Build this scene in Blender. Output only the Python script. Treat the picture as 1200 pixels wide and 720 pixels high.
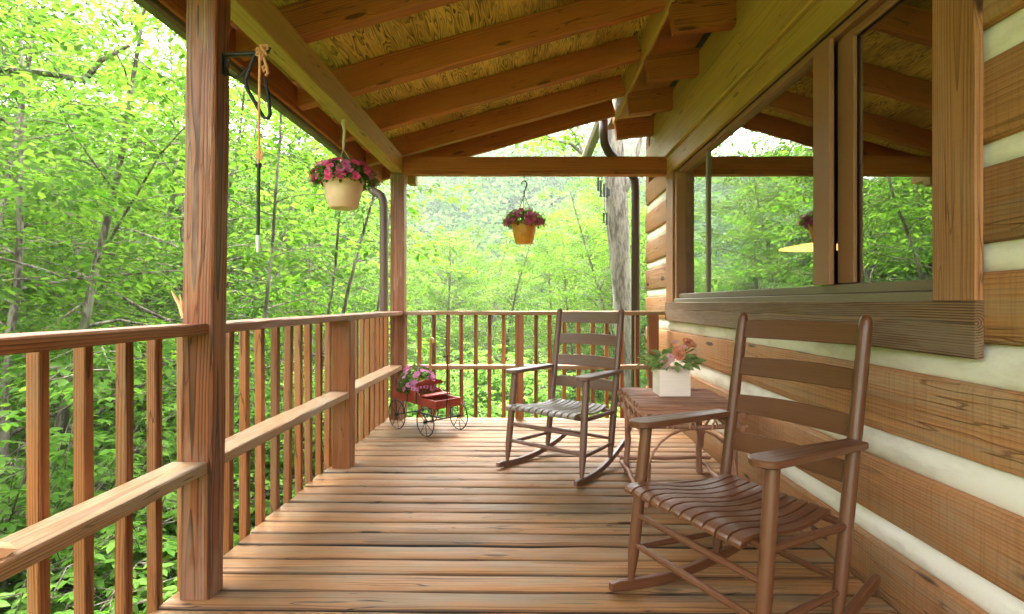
import bpy, math, random
import numpy as np
from mathutils import Vector, Matrix

S = bpy.context.scene
for o in list(bpy.data.objects):
    bpy.data.objects.remove(o, do_unlink=True)

# ------------------------------------------------------------------ camera, sky, sun, exposure
F_PX = 640.0
cam_d = bpy.data.cameras.new('camera')
cam_d.sensor_width = 36.0
cam_d.lens = F_PX / 1200 * 36
cam_d.shift_x = -19 / 1200
cam_d.shift_y = -5 / 1200
cam_d.clip_start = 0.05
cam_d.clip_end = 2000
cam = bpy.data.objects.new('camera', cam_d)
S.collection.objects.link(cam)
EYE = 1.15
cam.location = (0, 0, EYE)
cam.rotation_euler = (math.radians(90), 0, 0)
S.camera = cam

SUN_EL, SUN_AZ = math.radians(64), math.radians(-12)     # azimuth measured from +Y towards +X
world = bpy.data.worlds.new('World')
S.world = world
world.use_nodes = True
wn = world.node_tree
wn.nodes.clear()
sky = wn.nodes.new('ShaderNodeTexSky')
sky.sky_type = 'NISHITA'
sky.sun_disc = False
sky.sun_elevation = SUN_EL
sky.sun_rotation = SUN_AZ
sky.air_density = 1.0
sky.dust_density = 6.0
sky.ozone_density = 1.0
hs = wn.nodes.new('ShaderNodeHueSaturation')
hs.inputs['Saturation'].default_value = 0.12
bg = wn.nodes.new('ShaderNodeBackground')
bg.inputs['Strength'].default_value = 0.15
wo = wn.nodes.new('ShaderNodeOutputWorld')
wn.links.new(sky.outputs[0], hs.inputs['Color'])
wn.links.new(hs.outputs[0], bg.inputs[0])
wn.links.new(bg.outputs[0], wo.inputs[0])

sun_d = bpy.data.lights.new('sun', 'SUN')
sun_d.energy = 1.1
sun_d.angle = math.radians(18)
sun_d.color = (1.0, 0.95, 0.86)
sun = bpy.data.objects.new('sun', sun_d)
S.collection.objects.link(sun)
sd = Vector((math.sin(SUN_AZ) * math.cos(SUN_EL), math.cos(SUN_AZ) * math.cos(SUN_EL), math.sin(SUN_EL)))
sun.rotation_euler = sd.to_track_quat('Z', 'Y').to_euler()

S.render.engine = 'CYCLES'
S.view_settings.view_transform = 'Standard'
S.view_settings.look = 'None'
S.view_settings.gamma = 1
S.view_settings.exposure = 4.0
S.cycles.use_denoising = True
S.cycles.max_bounces = 10
S.cycles.diffuse_bounces = 5
S.cycles.glossy_bounces = 4
S.cycles.transmission_bounces = 6
S.cycles.transparent_max_bounces = 8
S.cycles.sample_clamp_indirect = 6
S.cycles.caustics_reflective = False
S.cycles.caustics_refractive = False

R = random.Random(7)
NR = np.random.default_rng(11)
COL = S.collection


# ------------------------------------------------------------------ node helpers
class NT:
    def __init__(s, name):
        s.m = bpy.data.materials.new(name)
        s.m.use_nodes = True
        s.t = s.m.node_tree
        s.t.nodes.clear()
        s.out = s.n('ShaderNodeOutputMaterial')

    def n(s, kind, **kw):
        x = s.t.nodes.new(kind)
        for k, v in kw.items():
            setattr(x, k, v)
        return x

    def put(s, sock, v):
        if isinstance(v, bpy.types.NodeSocket):
            s.t.links.new(v, sock)
        else:
            sock.default_value = v

    def math(s, op, a, b=None, c=None, clamp=False):
        x = s.n('ShaderNodeMath', operation=op, use_clamp=clamp)
        s.put(x.inputs[0], a)
        if b is not None:
            s.put(x.inputs[1], b)
        if c is not None:
            s.put(x.inputs[2], c)
        return x.outputs[0]

    def vmul(s, v, k):
        x = s.n('ShaderNodeVectorMath', operation='MULTIPLY')
        s.put(x.inputs[0], v)
        s.put(x.inputs[1], k)
        return x.outputs[0]

    def noise(s, v, scale=1, detail=2, rough=.5, dist=0):
        x = s.n('ShaderNodeTexNoise')
        s.put(x.inputs['Vector'], v)
        x.inputs['Scale'].default_value = scale
        x.inputs['Detail'].default_value = detail
        x.inputs['Roughness'].default_value = rough
        x.inputs['Distortion'].default_value = dist
        return x.outputs[0]

    def mix(s, f, a, b, blend='MIX'):
        x = s.n('ShaderNodeMix', data_type='RGBA', blend_type=blend)
        s.put(x.inputs[0], f)
        s.put(x.inputs[6], a)
        s.put(x.inputs[7], b)
        return x.outputs[2]

    def ramp(s, f, lo, hi, a=0, b=1, smooth=True):
        x = s.n('ShaderNodeMapRange', interpolation_type='SMOOTHSTEP' if smooth else 'LINEAR')
        s.put(x.inputs[0], f)
        x.inputs[1].default_value, x.inputs[2].default_value = lo, hi
        x.inputs[3].default_value, x.inputs[4].default_value = a, b
        return x.outputs[0]

    def attr(s, name, out='Vector'):
        x = s.n('ShaderNodeAttribute', attribute_name=name)
        return x.outputs[out]

    def bump(s, h, strength=.3, dist=.002):
        x = s.n('ShaderNodeBump')
        x.inputs['Strength'].default_value = strength
        x.inputs['Distance'].default_value = dist
        s.put(x.inputs['Height'], h)
        return x.outputs[0]

    def principled(s, color, rough=.6, normal=None, metallic=0, spec=.5, coat=0):
        x = s.n('ShaderNodeBsdfPrincipled')
        s.put(x.inputs['Base Color'], color)
        s.put(x.inputs['Roughness'], rough)
        x.inputs['Metallic'].default_value = metallic
        x.inputs['Specular IOR Level'].default_value = spec
        x.inputs['Coat Weight'].default_value = coat
        if normal is not None:
            s.put(x.inputs['Normal'], normal)
        s.t.links.new(x.outputs[0], s.out.inputs[0])
        return x

    def rgb(s, c):
        return (*c, 1.0)


def wood(name, light, dark, period=.012, contrast=.6, knots=.5, rough=.6, bump=.35, grey=0.0, greycol=(.30, .27, .22),
         spec=.35, green=0.0, saw=0.0, ktone=.35, krad=.10, crack=0.0, fibw=1.2, blotw=.8, warpw=.032, patch=0.0):
    t = NT(name)
    g = t.attr('grain')
    sep = t.n('ShaderNodeSeparateXYZ')
    t.put(sep.inputs[0], g)
    l, u, v = sep.outputs
    warp = t.noise(t.vmul(g, (.55, 6, 6)), 1, 2)
    kn = t.n('ShaderNodeTexVoronoi', feature='F1')
    t.put(kn.inputs['Vector'], t.vmul(g, (1.5, 7.0, 7.0)))
    kn.inputs['Scale'].default_value = 1
    kd = kn.outputs['Distance']
    kbump = t.math('POWER', t.ramp(kd, .28, .04), 2)
    u2 = t.math('MULTIPLY', u, u)
    v2 = t.math('MULTIPLY', v, v)
    r = t.math('SQRT', t.math('ADD', u2, v2))
    r = t.math('ADD', r, t.math('MULTIPLY', t.math('SUBTRACT', warp, .5), warpw))
    r = t.math('ADD', r, t.math('MULTIPLY', kbump, .02 * knots))
    ph = t.math('FRACT', t.math('DIVIDE', r, period))
    ring = t.math('POWER', ph, 2.2)
    soft = t.ramp(ph, .97, 1.0, 1, 0)
    ring = t.math('MULTIPLY', ring, soft)
    fib = t.noise(t.vmul(g, (4, 190, 190)), 1, 3, .65)
    fib2 = t.noise(t.vmul(g, (1.5, 60, 60)), 1, 2, .6)
    blot = t.noise(t.vmul(g, (1.3, 6, 6)), 1, 3)
    amt = t.math('MULTIPLY', ring, contrast)
    amt = t.math('ADD', amt, t.math('MULTIPLY', t.math('SUBTRACT', fib, .5), fibw))
    amt = t.math('ADD', amt, t.math('MULTIPLY', t.math('SUBTRACT', blot, .5), blotw), clamp=True)
    c = t.mix(amt, t.rgb(light), t.rgb(dark))
    kmask = t.math('MULTIPLY', t.ramp(kd, krad, krad * .6), knots, clamp=True)
    c = t.mix(kmask, c, t.rgb(tuple(x * ktone for x in dark)))
    if grey:
        gm = t.ramp(t.math('ADD', t.noise(t.vmul(g, (1.6, 9, 9)), 1, 4, .65), t.math('MULTIPLY', t.math('SUBTRACT', fib2, .5), .4)), .46, .66)
        c = t.mix(t.math('MULTIPLY', gm, grey), c, t.rgb(greycol))
    if green:
        gm = t.ramp(t.noise(t.vmul(g, (1.0, 4, 4)), 1, 3), .42, .62)
        c = t.mix(t.math('MULTIPLY', gm, green), c, t.rgb((light[0] * .75, light[1] * 1.05, light[2] * .7)))
    if patch:
        oc = t.n('ShaderNodeTexCoord').outputs['Object']
        pm = t.ramp(t.noise(t.vmul(oc, (1.1, 2.6, 1)), 1, 4, .6), .50, .70)
        c = t.mix(t.math('MULTIPLY', pm, patch), c, t.rgb(tuple(x * .62 for x in greycol)))
    crk = 0
    if crack:
        cn = t.noise(t.vmul(g, (.55, 9, 9)), 1, 3, .6)
        cm = t.noise(t.vmul(g, (1.1, 3, 3)), 1, 1)
        crk = t.math('MULTIPLY', t.ramp(t.math('ABSOLUTE', t.math('SUBTRACT', cn, .5)), .007, .001), t.ramp(cm, .46, .56))
        c = t.mix(t.math('MULTIPLY', crk, crack, clamp=True), c, t.rgb(tuple(x * .18 for x in dark)))
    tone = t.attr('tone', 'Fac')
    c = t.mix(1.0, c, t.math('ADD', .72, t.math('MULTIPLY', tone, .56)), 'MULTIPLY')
    hgt = t.math('ADD', t.math('MULTIPLY', ring, -.5), t.math('MULTIPLY', fib, .8))
    hgt = t.math('ADD', hgt, t.math('MULTIPLY', fib2, .5))
    if saw:
        sw = t.noise(t.vmul(g, (90, 3, 3)), 1, 2)
        hgt = t.math('ADD', hgt, t.math('MULTIPLY', sw, saw))
        c = t.mix(t.math('MULTIPLY', t.ramp(sw, .45, .7), .22 * saw, clamp=True), c, t.rgb(dark))
    if crack:
        hgt = t.math('SUBTRACT', hgt, t.math('MULTIPLY', crk, 2.0))
    nrm = t.bump(hgt, bump, .0025)
    t.principled(c, t.ramp(fib2, .2, .8, rough - .1, rough + .14), nrm, spec=spec)
    return t.m


def plain(name, color, rough=.5, metallic=0, var=.15, scale=30, bump=.05, spec=.5, coat=0):
    t = NT(name)
    tc = t.n('ShaderNodeTexCoord').outputs['Object']
    nz = t.noise(tc, scale, 3, .6)
    c = t.mix(1.0, t.rgb(color), t.ramp(nz, .25, .75, 1 - var, 1 + var, False), 'MULTIPLY')
    t.principled(c, t.ramp(nz, .2, .8, max(0.02, rough - .08), rough + .08), t.bump(nz, bump, .003), metallic, spec, coat)
    return t.m


def leafmat(name, a, b, ta, tb, trans=.5, rough=.5):
    t = NT(name)
    tone = t.attr('tone', 'Fac')
    ca = t.mix(tone, t.rgb(a), t.rgb(b))
    cb = t.mix(tone, t.rgb(ta), t.rgb(tb))
    d = t.n('ShaderNodeBsdfDiffuse')
    t.put(d.inputs[0], ca)
    tr = t.n('ShaderNodeBsdfTranslucent')
    t.put(tr.inputs[0], cb)
    gl = t.n('ShaderNodeBsdfGlossy')
    gl.inputs['Roughness'].default_value = rough
    gl.inputs['Color'].default_value = (.8, 1, .6, 1)
    m1 = t.n('ShaderNodeMixShader')
    m1.inputs[0].default_value = trans
    t.t.links.new(d.outputs[0], m1.inputs[1])
    t.t.links.new(tr.outputs[0], m1.inputs[2])
    m2 = t.n('ShaderNodeMixShader')
    m2.inputs[0].default_value = .005
    t.t.links.new(m1.outputs[0], m2.inputs[1])
    t.t.links.new(gl.outputs[0], m2.inputs[2])
    t.t.links.new(m2.outputs[0], t.out.inputs[0])
    return t.m


# ------------------------------------------------------------------ mesh builder
class MB:
    def __init__(s):
        s.v, s.f, s.g, s.t = [], [], [], []

    def add(s, verts, faces, grain=None, tone=None):
        o = len(s.v)
        s.v += [tuple(p) for p in verts]
        s.f += [tuple(i + o for i in f) for f in faces]
        if grain is None:
            grain = [(p[2], p[0], p[1]) for p in verts]
        s.g += [tuple(p) for p in grain]
        if tone is None:
            tone = .5
        s.t += ([tone] * len(verts) if isinstance(tone, (int, float)) else list(tone))

    def beam(s, p0, p1, w, h, up=(0, 0, 1), bev=.004, seg=1, jit=0.0, tone=None, caps=True, ring_off=None, grime=0.0):
        p0, p1 = Vector(p0), Vector(p1)
        ax = p1 - p0
        L = ax.length
        ax.normalize()
        up = Vector(up)
        sd_ = ax.cross(up)
        if sd_.length < 1e-4:
            sd_ = ax.cross(Vector((1, 0, 0)))
        sd_.normalize()
        up = sd_.cross(ax).normalized()
        a, b = w / 2, h / 2
        c = min(bev, a * .6, b * .6)
        prof = [(-a + c, -b), (a - c, -b), (a, -b + c), (a, b - c), (a - c, b), (-a + c, b), (-a, b - c), (-a, -b + c)]
        if ring_off is None:
            th = R.uniform(0, 6.28)
            rr = R.uniform(.03, .09)
            ring_off = (R.uniform(-.05, .05) * w * 10, R.choice((-1, 1)) * R.uniform(.03, .11))
        lo = R.uniform(0, 60)
        tone = R.uniform(.12, .88) if tone is None else tone
        V, G = [], []
        for i in range(seg + 1):
            k = i / seg
            if caps and seg > 0 and (i == 0 or i == seg):
                pass
            q = p0 + ax * (L * k)
            for (x, y) in prof:
                jx, jy = (R.gauss(0, jit), R.gauss(0, jit)) if jit else (0, 0)
                V.append(q + sd_ * (x + jx) + up * (y + jy))
                G.append((L * k + lo, x + ring_off[0], y + ring_off[1]))
        Fc = []
        for i in range(seg):
            for j in range(8):
                A = i * 8 + j
                B = i * 8 + (j + 1) % 8
                Fc.append((A, B, B + 8, A + 8))
        s.add(V, Fc, G, tone if not grime else [tone - grime if j in (2, 3, 6, 7) else tone for i in range(seg + 1) for j in range(8)])  # side vertices get a darker tone: edge dirt plus painted gap shade
        # end caps get their own vertices, so the end grain does not smear
        for i, flip in ((0, True), (seg, False)):
            idx = range(i * 8, i * 8 + 8)
            vs = [V[k] for k in idx]
            gs = [G[k] for k in idx]
            s.add(vs, [tuple(reversed(range(8))) if flip else tuple(range(8))], gs, tone * .8)

    def box(s, c, size, bev=.003, tone=None, axis=None, rot=None):
        c = Vector(c)
        d = [Vector((1, 0, 0)), Vector((0, 1, 0)), Vector((0, 0, 1))]
        if rot is not None:
            d = [rot @ x for x in d]
        if axis is None:
            axis = max(range(3), key=lambda i: size[i])
        o = [(1, 2), (2, 0), (0, 1)][axis]
        ax = d[axis] * size[axis] / 2
        # side = ax x up must span the first of the other two
        up = d[o[1]]
        s.beam(c - ax, c + ax, size[o[0]], size[o[1]], up=up, bev=bev, tone=tone)

    def tube(s, pts, rad, n=8, tone=None, caps=True):
        pts = [Vector(p) for p in pts]
        m = len(pts)
        if not hasattr(rad, '__len__'):
            rad = [rad] * m
        tone = R.uniform(.3, .7) if tone is None else tone
        tg = []
        for i in range(m):
            a = pts[max(0, i - 1)]
            b = pts[min(m - 1, i + 1)]
            q = (b - a)
            tg.append(q.normalized() if q.length > 1e-9 else Vector((0, 0, 1)))
        ref = Vector((0, 0, 1)) if abs(tg[0].z) < .9 else Vector((1, 0, 0))
        x = tg[0].cross(ref).normalized()
        V, G = [], []
        L = R.uniform(0, 60)
        ru, rv = R.uniform(-.03, .03), R.uniform(-.03, .03)
        for i in range(m):
            if i:
                L += (pts[i] - pts[i - 1]).length
                x = (x - tg[i] * x.dot(tg[i]))
                x = x.normalized() if x.length > 1e-6 else tg[i].orthogonal().normalized()
            y = tg[i].cross(x)
            for k in range(n):
                a = 2 * math.pi * k / n
                V.append(pts[i] + (x * math.cos(a) + y * math.sin(a)) * rad[i])
                G.append((L, math.cos(a) * rad[i] + ru, math.sin(a) * rad[i] + rv))
        Fc = []
        for i in range(m - 1):
            for k in range(n):
                A = i * n + k
                B = i * n + (k + 1) % n
                Fc.append((A, B, B + n, A + n))
        if caps:
            Fc.append(tuple(reversed(range(n))))
            Fc.append(tuple(range((m - 1) * n, m * n)))
        s.add(V, Fc, G, tone)

    def lathe(s, prof, c=(0, 0, 0), n=24, tone=.5, squash=1.0):
        V, Fc = [], []
        m = len(prof)
        for (r, z) in prof:
            for k in range(n):
                a = 2 * math.pi * k / n
                V.append((c[0] + r * math.cos(a), c[1] + r * math.sin(a) * squash, c[2] + z))
        for i in range(m - 1):
            for k in range(n):
                A = i * n + k
                B = i * n + (k + 1) % n
                Fc.append((A, B, B + n, A + n))
        s.add(V, Fc, None, tone)

    def prism(s, outline, depth, M=None, tone=None, scale_in=None):
        """outline: 2D points (x, z) extruded along y from 0 to depth, put through matrix M"""
        M = M or Matrix.Identity(4)
        n = len(outline)
        tone = R.uniform(.35, .65) if tone is None else tone
        V = [M @ Vector((x, 0, z)) for x, z in outline] + [M @ Vector((x, depth, z)) for x, z in outline]
        lo = R.uniform(0, 50)
        G = [(x + lo, z, .06) for x, z in outline] + [(x + lo, z, .06 + depth) for x, z in outline]
        Fc = [tuple(range(n)), tuple(reversed(range(n, 2 * n)))]
        for i in range(n):
            j = (i + 1) % n
            Fc.append((j, i, i + n, j + n))
        s.add(V, Fc, G, tone)

    def build(s, name, mat, parent=None, smooth=False, local=False):
        me = bpy.data.meshes.new(name)
        off = Vector((0, 0, 0))
        if parent is not None and not local:
            off = parent.location
        vs = np.array(s.v, dtype=np.float32).reshape(-1, 3) - np.array(off, dtype=np.float32)
        me.from_pydata(vs.tolist(), [], s.f)
        a = me.attributes.new('grain', 'FLOAT_VECTOR', 'POINT')
        a.data.foreach_set('vector', np.array(s.g, dtype=np.float32).ravel())
        a = me.attributes.new('tone', 'FLOAT', 'POINT')
        a.data.foreach_set('value', np.array(s.t, dtype=np.float32))
        me.materials.append(mat)
        if smooth:
            me.polygons.foreach_set('use_smooth', [True] * len(me.polygons))
        me.update()
        o = bpy.data.objects.new(name, me)
        COL.objects.link(o)
        if parent is not None:
            o.parent = parent
        return o


def smooth_by_angle(o, deg=40):
    me = o.data
    me.polygons.foreach_set('use_smooth', [True] * len(me.polygons))
    me.set_sharp_from_angle(angle=math.radians(deg))


def thing(name, label, cat, loc=(0, 0, 0), rz=0, group=None):
    o = bpy.data.objects.new(name, None)
    o.empty_display_size = .1
    COL.objects.link(o)
    o.location = loc
    o.rotation_euler = (0, 0, rz)
    o['label'] = label
    o['category'] = cat
    if group:
        o['group'] = group
    return o


def tag(o, label, cat, group=None):
    o['label'] = label
    o['category'] = cat
    if group:
        o['group'] = group
    return o


def struct(o, kind='structure'):
    o['kind'] = kind
    return o


def copy_tree(o, parent=None):
    c = o.copy()
    COL.objects.link(c)
    if parent is not None:
        c.parent = parent
    for ch in list(o.children):
        copy_tree(ch, c)
    return c


def npmesh(name, verts, quads, tones, mat, parent=None):
    """fast mesh of many faces: verts (N,3), quads (M,k)"""
    me = bpy.data.meshes.new(name)
    verts = np.asarray(verts, np.float32)
    quads = np.asarray(quads, np.int32)
    me.vertices.add(len(verts))
    me.vertices.foreach_set('co', verts.ravel())
    k = quads.shape[1]
    me.loops.add(quads.size)
    me.loops.foreach_set('vertex_index', quads.ravel())
    me.polygons.add(len(quads))
    me.polygons.foreach_set('loop_start', np.arange(0, quads.size, k, dtype=np.int32))
    a = me.attributes.new('tone', 'FLOAT', 'POINT')
    a.data.foreach_set('value', np.asarray(tones, np.float32))
    me.materials.append(mat)
    me.update(calc_edges=True)
    o = bpy.data.objects.new(name, me)
    COL.objects.link(o)
    if parent is not None:
        o.parent = parent
    return o


LEAF_A = np.array([[0, 0, 0], [.32, .27, .05], [.7, .2, .03], [1, 0, -.06], [.7, -.2, .03], [.32, -.27, .05]], np.float32)
QUAD_A = np.array([[0, 5, 4, 3], [0, 3, 2, 1]], np.int32)
LEAF_K = np.array([[0, 0, 0], [.45, .33, .05], [1, 0, -.05], [.45, -.33, .05]], np.float32)
QUAD_K = np.array([[0, 3, 2, 1]], np.int32)
# a lobed leaf, maple like (three lobes)
LEAF_M = np.array([[0, 0, 0], [.18, .5, .02], [.42, .2, .04], [1, 0, -.06], [.42, -.2, .04], [.18, -.5, .02], [.45, 0, 0.0]], np.float32)
QUAD_M = np.array([[0, 6, 2, 1], [6, 3, 2, 2], [0, 5, 4, 6], [6, 4, 3, 3]], np.int32)


def leaves(pos, yaw, pitch, roll, size, tone, shape='A'):
    T, Q = (LEAF_A, QUAD_A) if shape == 'A' else (LEAF_K, QUAD_K)
    n = len(pos)
    cy, sy = np.cos(yaw), np.sin(yaw)
    cp, sp = np.cos(pitch), np.sin(pitch)
    cr, sr = np.cos(roll), np.sin(roll)
    X = np.stack([cy * cp, sy * cp, sp], -1)
    Y0 = np.stack([-sy, cy, np.zeros(n)], -1)
    Z0 = np.cross(X, Y0)
    Y = Y0 * cr[:, None] + Z0 * sr[:, None]
    Z = np.cross(X, Y)
    L = T[None] * size[:, None, None]
    V = pos[:, None] + L[:, :, :1] * X[:, None] + L[:, :, 1:2] * Y[:, None] + L[:, :, 2:] * Z[:, None]
    k = len(T)
    F = (Q[None] + (np.arange(n) * k)[:, None, None]).reshape(-1, 4)
    return V.reshape(-1, 3), F, np.repeat(tone, k)


# ------------------------------------------------------------------ materials
M = {}
M['deck'] = wood('deck_boards', (.31, .148, .050), (.095, .037, .011), .0085, .95, .9, .58, .7, .6, (.20, .155, .09), .3, ktone=.35, fibw=1.3, blotw=.4, crack=.8, krad=.12, patch=.55)
M['rail'] = wood('railing_wood', (.32, .108, .029), (.080, .024, .008), .0075, 1.0, .4, .55, .7, .35, (.23, .16, .085), .4, crack=.6)
M['railtop'] = wood('weathered_rail', (.40, .22, .095), (.15, .068, .027), .0075, .9, .4, .6, .6, .7, (.33, .26, .17), .35, crack=.7)
M['post'] = wood('post_wood', (.27, .086, .028), (.056, .018, .007), .0078, 1.3, .2, .5, .8, .45, (.36, .24, .16), .4, crack=.5, warpw=.04)
M['log'] = wood('cabin_log', (.42, .195, .078), (.16, .062, .023), .013, .6, 1.0, .7, .9, .5, (.33, .235, .14), .25, saw=1.0, krad=.15, crack=.45, ktone=.3)
M['trim'] = wood('window_trim_wood', (.42, .185, .075), (.17, .06, .024), .009, .85, 1.0, .6, .7, .2, (.34, .22, .14), .3, saw=.3, krad=.15, crack=.5)
M['sillwood'] = wood('weathered_sill_wood', (.28, .155, .078), (.065, .032, .015), .008, 1.7, .35, .65, .9, .5, (.24, .175, .12), .25)
M['rafter'] = wood('rafter_wood', (.46, .132, .034), (.17, .044, .012), .010, .7, .8, .6, .4, 0, spec=.25, green=.1, krad=.12, crack=.6)
M['beam'] = wood('treated_beam', (.48, .28, .072), (.23, .115, .029), .010, .6, .7, .6, .4, 0, spec=.25, green=.25, krad=.12, crack=.6)
M['table'] = wood('twig_bark', (.36, .17, .10), (.14, .06, .035), .009, .6, .1, .5, .6, .2, (.3, .2, .15), .4)
t = NT('chinking')
tc = t.n('ShaderNodeTexCoord').outputs['Object']
n1 = t.noise(t.vmul(tc, (6, 3, 9)), 1, 4, .65)
n2 = t.noise(tc, 55, 3, .6)
n3 = t.noise(t.vmul(tc, (8, 1.6, 2)), 1, 3, .6)
c = t.mix(t.ramp(n1, .42, .72), (.88, .82, .73, 1), (.70, .62, .52, 1))
c = t.mix(t.math('MULTIPLY', t.ramp(n3, .58, .72), .35), c, (.46, .40, .33, 1))
t.principled(c, .9, t.bump(t.math('ADD', n2, t.math('MULTIPLY', n1, 2)), .35, .005), spec=.15)
M['chink'] = t.m
M['bronze'] = plain('bronze_metal', (.30, .13, .065), .6, .0, .08, 40, .02)
M['alu'] = plain('grey_green_metal', (.21, .155, .10), .6, .1, .08, 30, .02)
M['gutter'] = plain('brown_gutter', (.13, .095, .04), .45, .1, .15, 12, .03)
M['spout'] = plain('brown_downspout', (.105, .062, .044), .6, 0, .12, 12, .03)
M['darkspout'] = plain('dark_brown_downspout', (.045, .027, .02), .55, 0, .12, 12, .03)
M['dark'] = plain('dark_interior', (.05, .04, .03), .8, 0, .2, 3, 0)
M['iron'] = plain('black_iron', (.03, .027, .024), .45, .6, .3, 60, .1)
M['roofing'] = plain('shingle_roof', (.08, .07, .06), .9, 0, .3, 20, .2)
M['chair'] = wood('brown_painted_wood', (.125, .046, .018), (.066, .023, .009), .009, .5, 0, .36, .12, 0, spec=.5)
M['chair_old'] = wood('weathered_brown_paint', (.15, .072, .044), (.10, .047, .030), .02, .35, 0, .42, .15, .25, (.19, .15, .115), .5)
M['seat_old'] = wood('worn_seat_slats', (.16, .12, .08), (.08, .05, .03), .02, .35, 0, .48, .15, .6, (.25, .225, .185), .4)
M['red'] = plain('red_painted_wood', (.27, .035, .022), .5, 0, .35, 25, .12)
M['potcream'] = plain('cream_plastic', (.74, .46, .32), .35, 0, .08, 8, .02)
M['potorange'] = plain('orange_plastic', (.62, .27, .045), .3, 0, .1, 8, .02)
M['whitewash'] = wood('whitewashed_wood', (.80, .68, .60), (.62, .49, .41), .012, .35, 0, .6, .3, 0, spec=.3)
M['rope'] = plain('orange_rope', (.62, .30, .15), .9, 0, .3, 160, .5)
M['wire'] = plain('pale_wire', (.55, .45, .33), .5, 0, .1, 60, .05)
M['canewood'] = plain('honey_wood', (.45, .25, .08), .4, 0, .25, 40, .05)
M['freshwood'] = wood('fresh_cut_wood', (.72, .38, .2), (.5, .22, .1), .01, .4, 0, .6, .3, 0)
M['clear'] = plain('clear_plastic', (.6, .65, .6), .15, 0, .05, 30, 0)

t = NT('plywood')
g = t.attr('grain')
nz = t.noise(t.vmul(g, (1.7, 13, 13)), 1, 2, .4, .12)
nz2 = t.noise(t.vmul(g, (2, 9, 9)), 1, 3, .6)
ph = t.math('FRACT', t.math('MULTIPLY', nz, 13))
rg = t.math('MULTIPLY', t.math('POWER', ph, 1.7), t.ramp(ph, .9, 1, 1, 0))
zone = t.ramp(nz2, .3, .6)
amt = t.math('ADD', t.math('MULTIPLY', rg, t.math('ADD', .35, t.math('MULTIPLY', zone, .75))), t.math('MULTIPLY', t.math('SUBTRACT', nz2, .5), .5), clamp=True)
c = t.mix(amt, (.78, .54, .13, 1), (.05, .035, .011, 1))
c = t.mix(t.math('MULTIPLY', t.ramp(t.noise(t.vmul(g, (.7, 1.5, 1.5)), 1, 2), .4, .65), .6), c, (.24, .12, .035, 1), 'MIX')
t.principled(c, .7, t.bump(rg, .25, .002), spec=.2)
M['ply'] = t.m

t = NT('window_glass')
gl = t.n('ShaderNodeBsdfGlossy')
gl.inputs['Roughness'].default_value = 0.0
gl.inputs['Color'].default_value = (.9, .95, .9, 1)
tcn = t.n('ShaderNodeTexCoord').outputs['Object']
t.put(gl.inputs['Normal'], t.bump(t.noise(tcn, 2.2, 1), .06, .02))
tr = t.n('ShaderNodeBsdfTransparent')
tr.inputs[0].default_value = (.75, .78, .72, 1)
mx = t.n('ShaderNodeMixShader')
fr = t.n('ShaderNodeFresnel')
fr.inputs[0].default_value = 1.5
t.put(mx.inputs[0], t.math('ADD', t.math('MULTIPLY', fr.outputs[0], 1.3), .36, clamp=True))
t.t.links.new(tr.outputs[0], mx.inputs[1])
t.t.links.new(gl.outputs[0], mx.inputs[2])
t.t.links.new(mx.outputs[0], t.out.inputs[0])
M['glass'] = t.m

t = NT('lamp_shade_glow')
em = t.n('ShaderNodeEmission')
em.inputs[0].default_value = (1, .55, .16, 1)
em.inputs[1].default_value = .3
t.t.links.new(em.outputs[0], t.out.inputs[0])
M['glow'] = t.m

t = NT('tree_bark')
tc = t.n('ShaderNodeTexCoord').outputs['Object']
v1 = t.noise(t.vmul(tc, (7, 7, 1.6)), 1, 4, .65, .4)
v2 = t.noise(t.vmul(tc, (26, 26, 5)), 1, 3, .6)
c = t.mix(t.ramp(t.math('ADD', v1, t.math('MULTIPLY', t.math('SUBTRACT', v2, .5), .5)), .38, .66), (.05, .038, .028, 1), (.22, .19, .15, 1))
c = t.mix(t.math('MULTIPLY', t.ramp(t.noise(tc, 1.2, 3), .55, .7), .5), c, (.10, .13, .05, 1))
t.principled(c, .9, t.bump(t.math('ADD', v1, v2), .8, .02), spec=.1)
M['bark'] = t.m
t = NT('pale_bark')
tc = t.n('ShaderNodeTexCoord').outputs['Object']
v1 = t.noise(t.vmul(tc, (9, 9, 1.8)), 1, 4, .65, .5)
v2 = t.noise(t.vmul(tc, (40, 40, 9)), 1, 3, .6)
c = t.mix(t.ramp(t.math('ADD', v1, t.math('MULTIPLY', t.math('SUBTRACT', v2, .5), .6)), .34, .62), (.12, .10, .08, 1), (.29, .255, .21, 1))
t.principled(c, .9, t.bump(t.math('ADD', v1, v2), 1.0, .03), spec=.1)
M['palebark'] = t.m

M['leaf'] = leafmat('maple_leaves', (.024, .070, .008), (.060, .118, .016), (.062, .185, .010), (.18, .30, .030), .5)
M['leaf_mid'] = leafmat('woodland_leaves', (.028, .070, .010), (.066, .115, .02), (.08, .18, .012), (.20, .285, .040), .5)
M['leaf_far'] = leafmat('hill_leaves', (.014, .045, .012), (.062, .115, .026), (.035, .11, .02), (.13, .22, .05), .35, .7)
M['shrub'] = leafmat('shrub_leaves', (.062, .155, .018), (.12, .215, .04), (.13, .34, .02), (.25, .43, .055), .45, .45)
M['potleaf'] = leafmat('potted_plant_leaves', (.04, .11, .02), (.10, .19, .035), (.08, .21, .012), (.18, .30, .045), .35, .4)
M['fauxleaf'] = leafmat('bouquet_leaves', (.15, .27, .07), (.36, .44, .18), (.2, .34, .06), (.36, .46, .18), .35, .4)
M['petalpink'] = leafmat('pink_petals', (.80, .05, .20), (.88, .14, .32), (.85, .06, .2), (.88, .14, .3), .3, .6)
M['petalmauve'] = leafmat('mauve_petals', (.50, .07, .22), (.70, .20, .38), (.5, .07, .2), (.6, .14, .3), .3, .6)
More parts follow.
